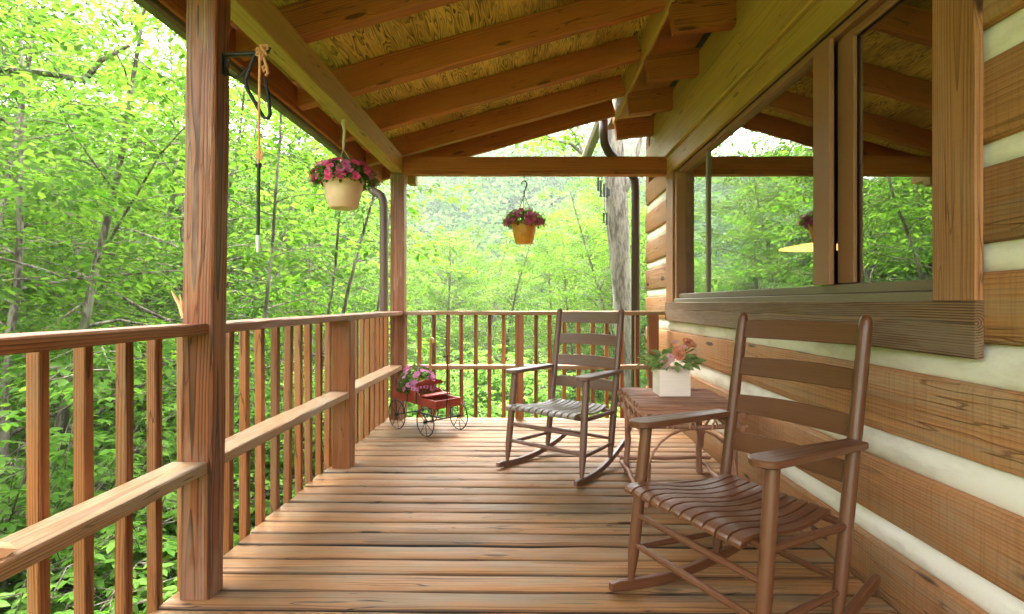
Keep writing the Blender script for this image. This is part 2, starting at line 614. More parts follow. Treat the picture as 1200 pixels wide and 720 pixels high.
M['petallilac'] = leafmat('lilac_petals', (.60, .16, .42), (.78, .36, .58), (.6, .16, .4), (.7, .3, .5), .3, .6)
M['petalcoral'] = leafmat('coral_petals', (.68, .20, .10), (.82, .42, .27), (.6, .15, .06), (.7, .3, .15), .3, .6)
M['petalblush'] = leafmat('blush_petals', (.72, .36, .36), (.85, .58, .55), (.7, .3, .3), (.8, .5, .5), .3, .6)

t = NT('forest_floor')
tc = t.n('ShaderNodeTexCoord').outputs['Object']
n1 = t.noise(tc, .6, 5, .6)
n2 = t.noise(tc, 9, 4, .65)
c = t.mix(t.ramp(n1, .35, .65), (.05, .10, .018, 1), (.10, .15, .03, 1))
c = t.mix(t.math('MULTIPLY', t.ramp(n2, .5, .75), .6), c, (.09, .07, .035, 1))
t.principled(c, .95, t.bump(n2, .6, .05), spec=.05)
M['floor'] = t.m

# ------------------------------------------------------------------ terrain
def sstep(a, b, x):
    k = np.clip((x - a) / (b - a), 0, 1)
    return k * k * (3 - 2 * k)


def ground_z(x, y):
    x = np.asarray(x, float)
    y = np.asarray(y, float)
    z = -1.0 - .10 * np.clip(y - 7, 0, 30) - .16 * np.clip(-x - 1.4, 0, 16)
    z = z + .12 * np.sin(x * .7 + 1) * np.cos(y * .55)
    left = sstep(16, 60, -x) * 17
    r = np.hypot(x, y)
    far = sstep(60, 185, y) * (44 + 4 * np.sin(x * .035 + .6) - .05 * np.clip(x, -60, 120))
    back = 0 * y
    right = sstep(14, 70, x) * 12
    return z + np.maximum(np.maximum(left, far), np.maximum(back, right))


N = 150
def axis_pts(lo, hi, n):
    s = np.linspace(-1, 1, n)
    s = np.sign(s) * np.abs(s) ** 2.2
    return np.where(s < 0, -s * lo, s * hi)
gx = axis_pts(-420, 420, N)
gy = axis_pts(-160, 520, N)
GX, GY = np.meshgrid(gx, gy, indexing='ij')
GZ = ground_z(GX, GY)
V = np.stack([GX, GY, GZ], -1).reshape(-1, 3)
ii, jj = np.meshgrid(np.arange(N - 1), np.arange(N - 1), indexing='ij')
A = (ii * N + jj).ravel()
Q = np.stack([A, A + N, A + N + 1, A + 1], -1)
grd = npmesh('ground', V, Q, np.full(len(V), .5), M['floor'])
grd.data.polygons.foreach_set('use_smooth', [True] * len(grd.data.polygons))
struct(grd)

# ------------------------------------------------------------------ porch deck
DX0, DX1 = -1.395, 1.372
mb = MB()
skew = math.tan(math.radians(0.9))
pitch, bw = .1375, .1245
y = -1.2
while y < 5.5:
    x0 = DX0 + R.uniform(-.012, .012)
    sg = 10
    tn = R.uniform(.12, .88)
    dz = R.gauss(0, .0012)
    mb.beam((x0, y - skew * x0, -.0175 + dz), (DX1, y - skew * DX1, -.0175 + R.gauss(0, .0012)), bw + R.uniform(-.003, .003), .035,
            bev=.0075, seg=sg, jit=.0013, tone=tn, ring_off=(R.uniform(-.05, .05), -R.uniform(.02, .10)), grime=1.35)  # shade in the board gaps painted into the side tones, along with dirt
    y += pitch
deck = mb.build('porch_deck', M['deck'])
smooth_by_angle(deck, 50)
struct(deck)
mb = MB()
mb.beam((-1.36, -1.7, -.13), (-1.36, 5.44, -.13), .04, .18)
mb.beam((-1.33, 5.44, -.13), (1.35, 5.44, -.13), .04, .18)
for yy in np.arange(-1.5, 5.4, .41):
    mb.beam((-1.33, yy, -.13), (1.35, yy, -.13), .04, .18)
for xx in (-1.2, 1.1):
    for yy in (-1.2, 2.1, 5.2):
        mb.box((xx, yy, -1.3), (.14, .14, 2.1))
fr_ = mb.build('deck_framing', M['rafter'])
struct(fr_)

# ------------------------------------------------------------------ porch posts
def porch_post(loc, w, d, h, lean, label, splinter=False):
    p = thing('porch_post', label, 'post', loc)
    m = MB()
    m.beam((0, 0, 0), (lean[0], lean[1], h), d, w, up=(1, 0, 0), bev=.006, seg=14, jit=.0008, tone=.5,
           ring_off=(.008, .012))
    o = m.build('shaft', M['post'], p, local=True)
    if splinter:
        m = MB()
        b = Vector((-w / 2 + .012, -d / 2 + .01, 1.10))
        m.tube([b, b + Vector((-.012, 0, .04)), b + Vector((-.03, -.005, .075)), b + Vector((-.042, -.006, .098))],
               [.009, .008, .005, .001], 5, tone=.8)
        m.tube([b + Vector((0, 0, -.01)), b + Vector((-.006, 0, .05)), b + Vector((-.012, 0, .085))], [.007, .005, .001], 5, tone=.7)
        m.build('splinter', M['freshwood'], p, local=True)
    return p

porch_post((-1.2935, 2.11 + .053, 0), .117, .106, 2.436, (.030, 0), 'large brown grained post rising in the left foreground of the railing', True)
porch_post((-1.2925, 5.37 + .06, 0), .135, .12, 2.415, (.004, 0), 'brown corner post at the far left end of the porch')

# ------------------------------------------------------------------ railings
BX = -1.40
rl = thing('porch_railing', 'long wooden side railing of square balusters running down the left edge of the deck', 'railing', (-1.32, 2.0, 0))
def railrun(m, y0, y1, x0, x1, zt, zb, seg=10, tone=None):
    m.beam(((x0 + x1) / 2, y0, (zt + zb) / 2), ((x0 + x1) / 2, y1, (zt + zb) / 2), abs(x1 - x0), zt - zb, bev=.005, seg=seg, jit=.0012, tone=tone)
for (y0, y1) in ((-1.6, 2.14), (2.20, 3.70), (3.70, 5.38)):
    m = MB()
    railrun(m, y0, y1 - .003, -1.40, -1.236, 1.067, 1.027)
    m.build('top_rail', M['rail'], rl)
for (y0, y1) in ((-1.6, 2.108), (2.218, 3.782), (3.906, 5.368)):
    m = MB()
    railrun(m, y0, y1, -1.378, -1.24, .535, .49)
    m.build('mid_rail', M['railtop'], rl)
ys = [1.563 - .163 * k for k in range(1, 19)] + [1.563, 1.726, 1.897, 2.055, 2.235, 2.40, 2.56, 2.715, 2.876, 3.037, 3.2, 3.36, 3.514, 3.68, 3.84]
yy = 4.0
while yy < 5.45:
    ys.append(yy)
    yy += .16
for yb in sorted(ys):
    m = MB()
    x = BX - .019 + R.gauss(0, .0015)
    lx, ly = R.gauss(0, .003), R.gauss(0, .003)
    m.beam((x, yb + .019, -.035 + R.uniform(-.012, .012)), (x + lx, yb + .019 + ly, 1.026), .038, .038, up=(1, 0, 0), bev=.003, seg=4, jit=.0006)
    m.build('baluster', M['rail'], rl)
m = MB()
m.beam((-1.30, 3.844, 0), (-1.298, 3.844, 1.025), .12, .128, up=(1, 0, 0), bev=.006, seg=8, jit=.0008)
m.build('newel_post', M['rail'], rl)

rb = thing('porch_railing', 'shorter wooden railing closing the far end of the porch behind the rocking chair', 'railing', (0, 5.45, 0))
m = MB()
m.beam((-1.22, 5.485, 1.047), (1.36, 5.485, 1.047), .13, .04, bev=.005, seg=14, jit=.0014)
m.build('top_rail', M['railtop'], rb)
for (x0, x1) in ((-1.22, -.132), (-.043, 1.19)):
    m = MB()
    m.beam((x0, 5.47, .507), (x1, 5.47, .507), .09, .042, bev=.005, seg=10, jit=.0012)
    m.build('mid_rail', M['railtop'], rb)
for px in (475, 492.6, 509, 525, 541, 557.6, 573.5, 590.6, 628, 644.5, 661, 678, 694.5, 711, 728.5, 746):
    m = MB()
    x = (px - 619) / 640 * 5.56
    m.beam((x, 5.549, -.05 + R.uniform(-.01, .01)), (x + R.gauss(0, .004), 5.549, 1.026), .038, .038, up=(0, 1, 0), bev=.003, seg=4, jit=.0007)
    m.build('baluster', M['rail'], rb)
m = MB()
m.beam((-.088, 5.45, 0), (-.088, 5.45, 1.026), .085, .085, up=(0, 1, 0), bev=.005, seg=6, jit=.0008)
m.build('newel_post', M['rail'], rb)
m = MB()
m.beam((1.245, 5.45, 0), (1.245, 5.45, 1.026), .10, .085, up=(0, 1, 0), bev=.005, seg=6, jit=.0008)
m.build('newel_post', M['rail'], rb)

# a pale plank end lying on the near mid rail
m = MB()
m.prism([(-.2, 0), (-.02, .0), (0, .012), (-.03, .026), (-.2, .03)], .06, Matrix.Translation((-1.250, 1.335, .536)) @ Matrix.Rotation(math.radians(55), 4, 'Z'))
tag(m.build('wood_offcut', M['freshwood']), 'pale orange offcut of wood lying on the near mid rail at the left edge', 'offcut')

# ------------------------------------------------------------------ porch roof
SL = .277
def rz(x):
    return 2.61 + SL * (x + 1.24)
roof = thing('porch_roof', 'sloping porch roof of brown rafters and yellowish plywood over the deck', 'roof', (0, 2, 2.6))
m = MB()
m.beam((-1.2975, -1.05, 2.523), (-1.2975, 5.92, 2.523), .115, .174, bev=.006, seg=16, jit=.0012, tone=.55)
m.build('eave_beam', M['beam'], roof)
m = MB()
m.beam((-1.238, 5.43, 2.503), (1.375, 5.43, 2.503), .11, .175, bev=.006, seg=10, jit=.001, tone=.3)
m.build('tie_beam', M['rafter'], roof)
m = MB()
m.box((-1.175, 5.56, 2.39), (.08, .10, .085))
m.build('bracket_block', M['beam'], roof)
nrm = Vector((-SL, 0, 1)).normalized()
for k, yc in enumerate([-.96, -.16, .64, 1.44, 2.24, 3.035, 3.835, 4.635, 5.435]):
    m = MB()
    hh = .19
    a = Vector((-1.60, yc, rz(-1.60)))
    b = Vector((.965, yc, rz(.965)))
    m.beam(a + nrm * hh / 2, b + nrm * hh / 2, .088, hh, up=nrm, bev=.004, seg=8, jit=.001)
    m.build('rafter', M['rafter'], roof)
m = MB()
a = Vector((-1.66, 6.03, rz(-1.66)))
b = Vector((.965, 6.03, rz(.965)))
m.beam(a + nrm * .09, b + nrm * .09, .045, .20, up=nrm, bev=.004, seg=6, jit=.001, tone=.1)
m.build('barge_board', M['rafter'], roof)
# plywood: sheets 1.22 wide across the slope, 2.44 long along the porch, grain along the porch
m = MB()
u0 = 0
for xi, (xa, xb) in enumerate(((-1.67, -.66), (-.656, .55), (.554, .985))):
    for yi, (ya, yb) in enumerate(((-1.1, .6), (.604, 3.2), (3.204, 6.05))):
        z = [rz(x) + .19 / nrm.z + .002 for x in (xa, xb)]
        lo, uo, vo = R.uniform(0, 60), R.uniform(0, 20), R.uniform(0, 20)
        vs, gs = [], []
        for (x, zz) in ((xa, z[0]), (xb, z[1])):
            for yv in (ya, yb):
                for dz in (0, .016):
                    vs.append((x, yv, zz + dz))
                    gs.append((yv + lo, x + uo, vo))
        m.add(vs, [(0, 2, 6, 4), (1, 5, 7, 3), (0, 1, 3, 2), (4, 6, 7, 5), (0, 4, 5, 1), (2, 3, 7, 6)], gs, .5)
m.build('plywood_ceiling', M['ply'], roof)
m = MB()
xa, xb = -1.70, 1.0
za, zb = rz(xa) + .225, rz(xb) + .225
m.add([(xa, -1.12, za), (xb, -1.12, zb), (xb, 6.08, zb), (xa, 6.08, za), (xa, -1.12, za + .02), (xb, -1.12, zb + .02), (xb, 6.08, zb + .02), (xa, 6.08, za + .02)],
      [(0, 3, 2, 1), (4, 5, 6, 7), (0, 1, 5, 4), (1, 2, 6, 5), (2, 3, 7, 6), (3, 0, 4, 7)])
m.build('roof_covering', M['roofing'], roof)
m = MB()
m.beam((-1.618, -1.1, 2.565), (-1.618, 6.05, 2.565), .03, .17, bev=.003, seg=4)
m.build('fascia_board', M['rafter'], roof)
m = MB()
gp = [(-1.708, 2.575), (-1.715, 2.555), (-1.70, 2.525), (-1.705, 2.468), (-1.692, 2.445), (-1.648, 2.445), (-1.636, 2.46), (-1.635, 2.575), (-1.640, 2.575), (-1.642, 2.463), (-1.652, 2.452), (-1.688, 2.452), (-1.698, 2.47), (-1.694, 2.527), (-1.705, 2.556), (-1.702, 2.575)]
n = len(gp)
V = [(x, -1.1, z) for x, z in gp] + [(x, 6.06, z) for x, z in gp]
m.add(V, [(i, (i + 1) % n, (i + 1) % n + n, i + n) for i in range(n)])
m.add([(x, 6.062, z) for x, z in gp[:8]], [tuple(range(8))])
m.build('gutter', M['gutter'], roof)
ds = MB()
def sq_tube(mbld, pts, w=.06, d=.075, tone=.5):
    for a_, b_ in zip(pts[:-1], pts[1:]):
        mbld.beam(a_, b_, w, d, up=(0, 1, 0) if abs(Vector(b_).z - Vector(a_).z) > .01 else (0, 0, 1), bev=.008, tone=tone)
pth = [(-1.67, 5.80, 2.45), (-1.67, 5.80, 2.36)]
arc = [Vector((-1.665, 5.78, 2.40)), Vector((-1.655, 5.77, 2.345)), Vector((-1.62, 5.75, 2.315)), Vector((-1.57, 5.72, 2.29)), Vector((-1.525, 5.68, 2.255)), Vector((-1.50, 5.66, 2.20)), Vector((-1.493, 5.65, 2.13)), Vector((-1.493, 5.65, 1.2)), Vector((-1.493, 5.65, -.95))]
ds.tube(arc, [.044] * len(arc), 10)
spo = ds.build('downspout', M['spout'], None, smooth=True)
tag(spo, 'curved brown downspout beside the far left corner post', 'downspout')

# ------------------------------------------------------------------ log cabin
cab = thing('log_cabin', 'log cabin wall of broad hewn timbers with white chinking and a wide window', 'cabin', (1.4, 2.5, 0))
WX = 1.385
WY0, WY1 = -1.9, 6.45
OP0, OP1 = 1.75, 5.20           # window rough opening
ztop0 = [(-.03, .2), (.301, .537), (.653, .900), (1.012, 1.245), (1.334, 1.567), (1.646, 1.882), (1.991, 2.225), (2.33, 2.57)]
def log(y0, y1, zb, zt):
    m = MB()
    sg = max(3, int((y1 - y0) / .25))
    h = zt - zb
    lo, ro = R.uniform(0, 60), (R.uniform(-.1, .1), R.uniform(.05, .12))
    V, G = [], []
    prof = [(.16, 0), (.02, 0), (.006, .006), (0, .02), (0, h * .5), (0, h - .02), (.006, h - .006), (.02, h), (.16, h)]
    s0 = R.gauss(0, .0014)
    wob = [R.gauss(0, .004) for _ in range(4)]
    for i in range(sg + 1):
        k = i / sg
        yv = y0 + (y1 - y0) * k
        dzb = -.006 * (yv - 1.5) + wob[0] * math.sin(yv * 1.7 + lo) * 2 + R.gauss(0, .0012)
        dzt = -.006 * (yv - 1.5) + wob[1] * math.sin(yv * 1.3 + lo * 2) * 2 + R.gauss(0, .0012)
        for j, (dx, z) in enumerate(prof):
            zz = zb + z + (dzb if j < 4 else dzt if j > 4 else 0)
            V.append((WX + dx + (R.gauss(0, .001) if 1 < j < 7 else 0), yv, zz))
            G.append((yv + lo, z + ro[0], dx + ro[1]))
    nP = len(prof)
    Fc = [(i * nP + j, (i + 1) * nP + j, (i + 1) * nP + j + 1, i * nP + j + 1) for i in range(sg) for j in range(nP - 1)]
    Fc.append(tuple(range(nP)))
    Fc.append(tuple(reversed(range(sg * nP, sg * nP + nP))))
    m.add(V, Fc, G, R.uniform(.08, .92))
    o = m.build('log', M['log'], cab)
    smooth_by_angle(o, 35)
def chink(y0, y1, zb, zt):
    m = MB()
    sg = max(4, int((y1 - y0) / .12))
    V, Fc = [], []
    prof = [(.07, -.03), (.036, -.008), (.026, .012), (.019, (zt - zb) / 2), (.026, zt - zb - .012), (.036, zt - zb + .008), (.07, zt - zb + .03)]
    for i in range(sg + 1):
        yv = y0 + (y1 - y0) * i / sg
        for dx, z in prof:
            V.append((WX + dx + R.gauss(0, .0016), yv, zb + z - .006 * (yv - 1.5)))
    nP = len(prof)
    Fc = [(i * nP + j, (i + 1) * nP + j, (i + 1) * nP + j + 1, i * nP + j + 1) for i in range(sg) for j in range(nP - 1)]
    m.add(V, Fc)
    m.build('chinking', M['chink'], cab, smooth=True)
for i, (zb, zt) in enumerate(ztop0):
    if zt < 1.05:
        log(WY0, WY1, zb, zt)
    elif zb < 2.5:
        log(WY0, OP0, zb, zt)
        log(OP1, WY1, zb, zt)
    if i + 1 < len(ztop0):
        z2 = ztop0[i + 1][0]
        if z2 < 1.05:
            chink(WY0, WY1, zt, z2)
        else:
            chink(WY0, OP0, zt, z2)
            chink(OP1, WY1, zt, z2)
# wall backing, far gable wall and the dark room behind the glass
m = MB()
def slab(x0, x1, y0, y1, z0, z1):
    m.box(((x0 + x1) / 2, (y0 + y1) / 2, (z0 + z1) / 2), (x1 - x0, y1 - y0, z1 - z0), bev=.001)
slab(1.46, 1.56, WY0, WY1, -.6, 1.0)
slab(1.46, 1.56, WY0, OP0, 1.0, 2.55)
slab(1.46, 1.56, OP1, WY1, 1.0, 2.55)
slab(1.46, 1.56, WY0, WY1, 2.55, 3.4)
slab(1.56, 6.0, 6.30, WY1 - .02, -.9, 3.6)
slab(1.56, 6.0, WY0, WY0 + .1, -.9, 3.6)
slab(5.9, 6.0, WY0 + .1, 6.30, -.9, 3.6)
slab(1.56, 5.9, WY0 + .1, 6.30, -.1, 0)
slab(1.56, 5.9, WY0 + .1, 6.30, 2.75, 2.85)
m.build('inner_wall', M['dark'], cab)
m = MB()
m.beam((1.424, WY0, 2.735), (1.424, 6.22, 2.735), .168, .31, up=(0, 0, 1), bev=.012, seg=20, jit=.003, tone=.5)
m.build('wall_plate_log', M['beam'], cab)
m = MB()
m.beam((1.475, WY0, 3.06), (1.475, 6.3, 3.06), .15, .33, up=(0, 0, 1), bev=.012, seg=16, jit=.003, tone=.4)
m.build('upper_log', M['beam'], cab)
m = MB()
m.beam((1.455, 6.36, 2.3), (1.455, 6.36, 3.3), .14, .16, up=(0, 1, 0), bev=.006)
m.build('corner_log', M['log'], cab)
# main roof rafter tails, fascia and roof plane
for yc in (-1.12, -.32, .48, 1.28, 2.08, 2.88, 3.68, 4.48, 5.28, 6.08):
    m = MB()
    m.beam((.978, yc + .045, 3.085), (3.0, yc + .045, 3.085 + .12 * 2.02), .09, .21, bev=.004, tone=.25)
    m.build('rafter_tail', M['rafter'], cab)
m = MB()
m.beam((.972, -1.9, 3.325), (.972, 6.2, 3.325), .03, .30, bev=.003, seg=8, jit=.0008, tone=.7)
m.build('fascia_board', M['beam'], cab)
m = MB()
m.add([(.99, -2, 3.34), (6.4, -2, 3.99), (6.4, 6.9, 3.99), (.99, 6.9, 3.34), (.99, -2, 3.47), (6.4, -2, 4.1), (6.4, 6.9, 4.1), (.99, 6.9, 3.47)],
      [(0, 3, 2, 1), (4, 5, 6, 7), (0, 1, 5, 4), (1, 2, 6, 5), (2, 3, 7, 6), (3, 0, 4, 7)])
m.build('roof', M['roofing'], cab)
m = MB()
m.add([(.992, -1.98, 3.325), (6.3, -1.98, 3.962), (6.3, 6.88, 3.962), (.992, 6.88, 3.325)], [(0, 3, 2, 1)])
m.build('soffit', M['rafter'], cab)
# window trim
m = MB()
m.beam((1.3725, 1.661, 1.0665), (1.3725, 5.42, 1.0665), .03, .177, up=(0, 0, 1), bev=.004, seg=14, jit=.0009, tone=.5, ring_off=(.01, -.02))
m.build('sill_board', M['sillwood'], cab)
m = MB()
m.beam((1.3735, 1.751, 1.157), (1.3735, 1.751, 2.572), .18, .028, up=(1, 0, 0), bev=.004, seg=8, jit=.0008, tone=.55, ring_off=(.02, .05))
m.build('side_casing', M['trim'], cab)
m = MB()
m.beam((1.3735, 5.265, 1.157), (1.3735, 5.265, 2.40), .26, .028, up=(1, 0, 0), bev=.004, seg=8, jit=.0008, tone=.35)
m.build('side_casing', M['trim'], cab)
m = MB()
m.beam((1.381, 1.845, 2.488), (1.381, 5.42, 2.488), .035, .172, up=(0, 0, 1), bev=.004, seg=14, jit=.0008, tone=.55)
m.build('head_casing', M['beam'], cab)
win = MB()
# bronze outer frame
FX = 1.405
def bar(y0, y1, z0, z1, x0, x1, mm):
    mm.box(((x0 + x1) / 2, (y0 + y1) / 2, (z0 + z1) / 2), (x1 - x0, y1 - y0, z1 - z0), bev=.004, tone=.5)
wf = MB()
Y0, Y1, Z0, Z1 = 1.845, 5.125, 1.19, 2.398
bar(Y0, Y1, Z1 - .035, Z1, 1.402, 1.47, wf)
bar(Y1 - .06, Y1, Z0 + .002, Z1 - .037, 1.375, 1.47, wf)
bar(Y0, Y0 + .02, Z0 + .002, Z1 - .037, 1.38, 1.47, wf)
bar(2.50, 2.645, Z0 + .045, Z1 - .037, 1.378, 1.402, wf)
bar(2.60, 2.63, Z0 + .045, Z1 - .037, 1.403, 1.47, wf)
wfo = wf.build('window', M['bronze'], cab)
m = MB()
bar(Y0, Y1 - .0, 1.150, 1.1885, 1.366, 1.47, m)
bar(Y0 + .02, Y1 - .06, 1.190, 1.232, 1.398, 1.46, m)
m.build('sill', M['alu'], wfo, local=False).location = -wfo.location
def win_part(mm, name, mat):
    o = mm.build(name, mat, wfo, local=True)
    o.location = (-1.4, -2.5, 0)
    return o
for o in list(wfo.children):
    o.location = (-1.4, -2.5, 0)
m = MB()
m.add([(1.452, Y0 + .02, Z0 + .03), (1.452, 2.60, Z0 + .03), (1.452, 2.60, Z1 - .03), (1.452, Y0 + .02, Z1 - .03)], [(0, 3, 2, 1)])
win_part(m, 'pane', M['glass'])
m = MB()
m.add([(1.440, 2.565, Z0 + .03), (1.440, 4.36, Z0 + .03), (1.440, 4.36, Z1 - .03), (1.440, 2.565, Z1 - .03)], [(0, 3, 2, 1)])
win_part(m, 'pane', M['glass'])
m = MB()
m.add([(1.458, 4.38, Z0 + .03), (1.458, Y1 - .06, Z0 + .03), (1.458, Y1 - .06, Z1 - .03), (1.458, 4.38, Z1 - .03)], [(0, 3, 2, 1)])
win_part(m, 'pane', M['glass'])
m = MB()
bar(4.34, 4.385, Z0 + .045, Z1 - .037, 1.425, 1.465, m)
win_part(m, 'meeting_stile', M['alu'])
m = MB()
bar(2.40, 2.525, Z0 + .05, Z1 - .04, 1.430, 1.448, m)
bar(Y0 + .02, 2.398, Z1 - .075, Z1 - .04, 1.430, 1.448, m)
win_part(m, 'sash', M['bronze'])
# main house gutter past the porch, its elbow and downspout
gt = thing('house_gutter', 'house gutter past the porch roof end with brown downspout at the cabin corner', 'gutter', (1.3, 6.55, -.9))
m = MB()
gp2 = [(.80, 3.36), (.795, 3.30), (.815, 3.25), (.83, 3.235), (.90, 3.235), (.905, 3.25), (.905, 3.36)]
n = len(gp2)
V = [(x, 6.15, z) for x, z in gp2] + [(x, 8.2, z) for x, z in gp2]
m.add(V, [(i, i + 1, i + 1 + n, i + n) for i in range(n - 1)])
m.add([(x, 6.15, z) for x, z in gp2], [tuple(range(n))])
m.build('gutter', M['alu'], gt)
m = MB()
arc = [(.86, 6.25, 3.24), (.865, 6.26, 3.08), (.88, 6.28, 2.98), (.93, 6.33, 2.90), (1.08, 6.46, 2.80), (1.24, 6.55, 2.70), (1.285, 6.56, 2.62), (1.29, 6.56, 2.5), (1.29, 6.56, -.9)]
m.tube(arc, .052, 10)
m.build('downspout', M['darkspout'], gt, smooth=True)

# pendant lamp inside the room
lp = thing('pendant_lamp', 'glowing round pendant lamp shade seen dimly behind the window', 'lamp', (2.45, 4.66, 1.61))
m = MB()
m.lathe([(.02, .05), (.10, .043), (.28, .008), (.29, 0), (.275, .004), (.1, .036)], (0, 0, 0), 28)
m.build('lamp_shade', M['glow'], lp, smooth=True, local=True)
m = MB()
m.tube([(0, 0, .09), (0, 0, 1.2)], .006, 6)
m.build('cord', M['iron'], lp, local=True)

# ------------------------------------------------------------------ rocking chairs (local: facing -Y)
def rocking_chair(loc, ang, label, wood_m, seat_m, scale=1.0):
    ch = thing('rocking_chair', label, 'rocking chair', loc, ang, None)
    def B(m, name, mat, ang_=35):
        o = m.build(name, mat, ch, local=True)
        smooth_by_angle(o, ang_)
        return o
    def ry(z):                       # rear post line
        return .21 + .17 * (z - .05) / 1.06
    def fy(z):
        return -.21 + .07 * (z - .05) / .6
    for s in (-1, 1):
        m = MB()
        zs = [.042, .06, .10, .16, .25, .40, .55, .652]
        m.tube([(s * (.31 - .012 * (z / .65)), fy(z), z) for z in zs], [.012, .014, .0185, .0225, .0235, .0238, .0238, .023], 14, tone=.5)
        B(m, 'front_leg', wood_m)
        m = MB()
        zs = [.048, .07, .11, .17, .26, .45, .7, .95, 1.06, 1.085, 1.10, 1.107]
        m.tube([(s * .27, ry(z), z) for z in zs], [.012, .014, .0185, .0225, .0235, .024, .0238, .0232, .023, .0215, .016, .006], 14, tone=.5)
        B(m, 'back_post', wood_m)
        # rocker
        m = MB()
        V, G = [], []
        nseg = 20
        for i in range(nseg + 1):
            k = i / nseg
            yv = -.30 + .78 * k
            zb = (yv + .10) ** 2 / 2.7
            hh = .040 if .03 < k < .97 else .030
            xx = s * (.312 - .04 * (yv + .21) / .43)
            for (dx, dz) in ((-.011, 0.003), (-.008, 0), (.008, 0), (.011, .003), (.011, hh - .003), (.008, hh), (-.008, hh), (-.011, hh - .003)):
                V.append((xx + dx * 1.15, yv, zb + dz))
                G.append((yv, dx + .02, dz + .05))
        Fc = [(i * 8 + j, i * 8 + (j + 1) % 8, i * 8 + 8 + (j + 1) % 8, i * 8 + 8 + j) for i in range(nseg) for j in range(8)]
        Fc += [tuple(reversed(range(8))), tuple(range(nseg * 8, nseg * 8 + 8))]
        m.add(V, Fc, G, .5)
        B(m, 'rocker', wood_m)
        # armrest
        m = MB()
        za = .655
        out = []
        ye, yb = -.215, ry(za) - .012
        xc = s * .295
        wf_, wb = .052, .034
        pts = [(xc - wb, yb), (xc - wf_ * .95, -.05), (xc - wf_, ye + .045)]
        for k in range(1, 8):
            a = math.pi + math.pi * k / 8
            pts.append((xc + wf_ * math.cos(a), ye + .045 + .045 * math.sin(a)))
        pts += [(xc + wf_, ye + .045), (xc + wf_ * .95, -.05), (xc + wb, yb)]
        nP = len(pts)
        V, Fc, G = [], [], []
        for (ins, z) in ((.004, za), (0, za + .004), (0, za + .020), (.004, za + .024)):
            for (x, yv) in pts:
                V.append((x + (xc - x) * ins / .05, yv + (0.02 - yv) * ins / .25, z))
                G.append((yv, x + .04, z))
        for r_ in range(3):
            for j in range(nP):
                A_, B_ = r_ * nP + j, r_ * nP + (j + 1) % nP
                Fc.append((A_, B_, B_ + nP, A_ + nP))
        Fc += [tuple(reversed(range(nP))), tuple(range(3 * nP, 4 * nP))]
        m.add(V, Fc, G, .5)
        B(m, 'armrest', wood_m)
        # side rungs
        m = MB()
        m.tube([(s * .307, fy(.17), .17), (s * .29, .0, .167), (s * .27, ry(.165), .165)], [.011, .014, .011], 10, tone=.5)
        B(m, 'rung', wood_m)
        m = MB()
        m.tube([(s * .303, fy(.395), .40), (s * .29, .0, .393), (s * .27, ry(.385), .382)], [.014, .016, .014], 10, tone=.5)
        B(m, 'seat_rail', wood_m)
    for z in (.185, .30):
        m = MB()
        m.tube([(-.305, fy(z), z), (0, fy(z), z), (.305, fy(z), z)], [.0115, .0145, .0115], 10, tone=.5)
        B(m, 'rung', wood_m)
    m = MB()
    m.tube([(-.27, ry(.20), .20), (0, ry(.20), .20), (.27, ry(.20), .20)], [.011, .014, .011], 10, tone=.5)
    B(m, 'rung', wood_m)
    for (yv, z, hw) in ((fy(.40), .405, .303), (ry(.385), .385, .27)):
        m = MB()
        m.tube([(-hw, yv, z), (0, yv, z), (hw, yv, z)], [.014, .0165, .014], 10, tone=.5)
        B(m, 'seat_rail', wood_m)
    # contoured seat of slats running front to back
    m = MB()
    ns = 11
    kp = [(-.262, .424), (-.256, .433), (-.240, .440), (-.20, .443), (-.14, .436), (-.06, .421), (.02, .411), (.09, .409), (.15, .414), (.20, .423), (.235, .429)]
    for i in range(ns):
        cx = (i - (ns - 1) / 2) / ns
        V, G = [], []
        lo = R.uniform(0, 50)
        for (yv, z) in kp:
            k = (yv + .26) / .49
            full = .575 - .10 * k
            xc = cx * full
            hw = full / ns / 2 - .0042
            for (dx, dz) in ((-hw, -.011), (hw, -.011), (hw, -.0012), (hw - .0014, 0), (-hw + .0014, 0), (-hw, -.0012)):
                V.append((xc + dx, yv, z + dz))
                G.append((yv + lo, dx + .03, dz + .06))
        nk = len(kp)
        Fc = [(a_ * 6 + j, a_ * 6 + (j + 1) % 6, a_ * 6 + 6 + (j + 1) % 6, a_ * 6 + 6 + j) for a_ in range(nk - 1) for j in range(6)]
        Fc += [tuple(reversed(range(6))), tuple(range((nk - 1) * 6, nk * 6))]
        m.add(V, Fc, G, R.uniform(.35, .65))
    B(m, 'seat', seat_m, 28)
    # back slats, slightly bowed
    for zc in (1.035, .875, .715, .555):
        m = MB()
        V, G = [], []
        nseg = 12
        for i in range(nseg + 1):
            k = i / nseg * 2 - 1
            x = .262 * k
            bow = .026 * (1 - k * k)
            arch = .008 * (1 - k * k)
            lo_, hi_ = zc - .037, zc + .037 + arch
            for (dy, z) in ((-.006, lo_ + .003), (-.003, lo_), (.003, lo_), (.006, lo_ + .003), (.006, hi_ - .003), (.003, hi_), (-.003, hi_), (-.006, hi_ - .003)):
                V.append((x, ry(z) + bow + dy, z))
                G.append((x + zc * 9, z, dy + .05))
        Fc = [(a_ * 8 + j, a_ * 8 + 8 + j, a_ * 8 + 8 + (j + 1) % 8, a_ * 8 + (j + 1) % 8) for a_ in range(nseg) for j in range(8)]
        m.add(V, Fc, G, R.uniform(.4, .6))
        B(m, 'back_slat', wood_m, 40)
    return ch

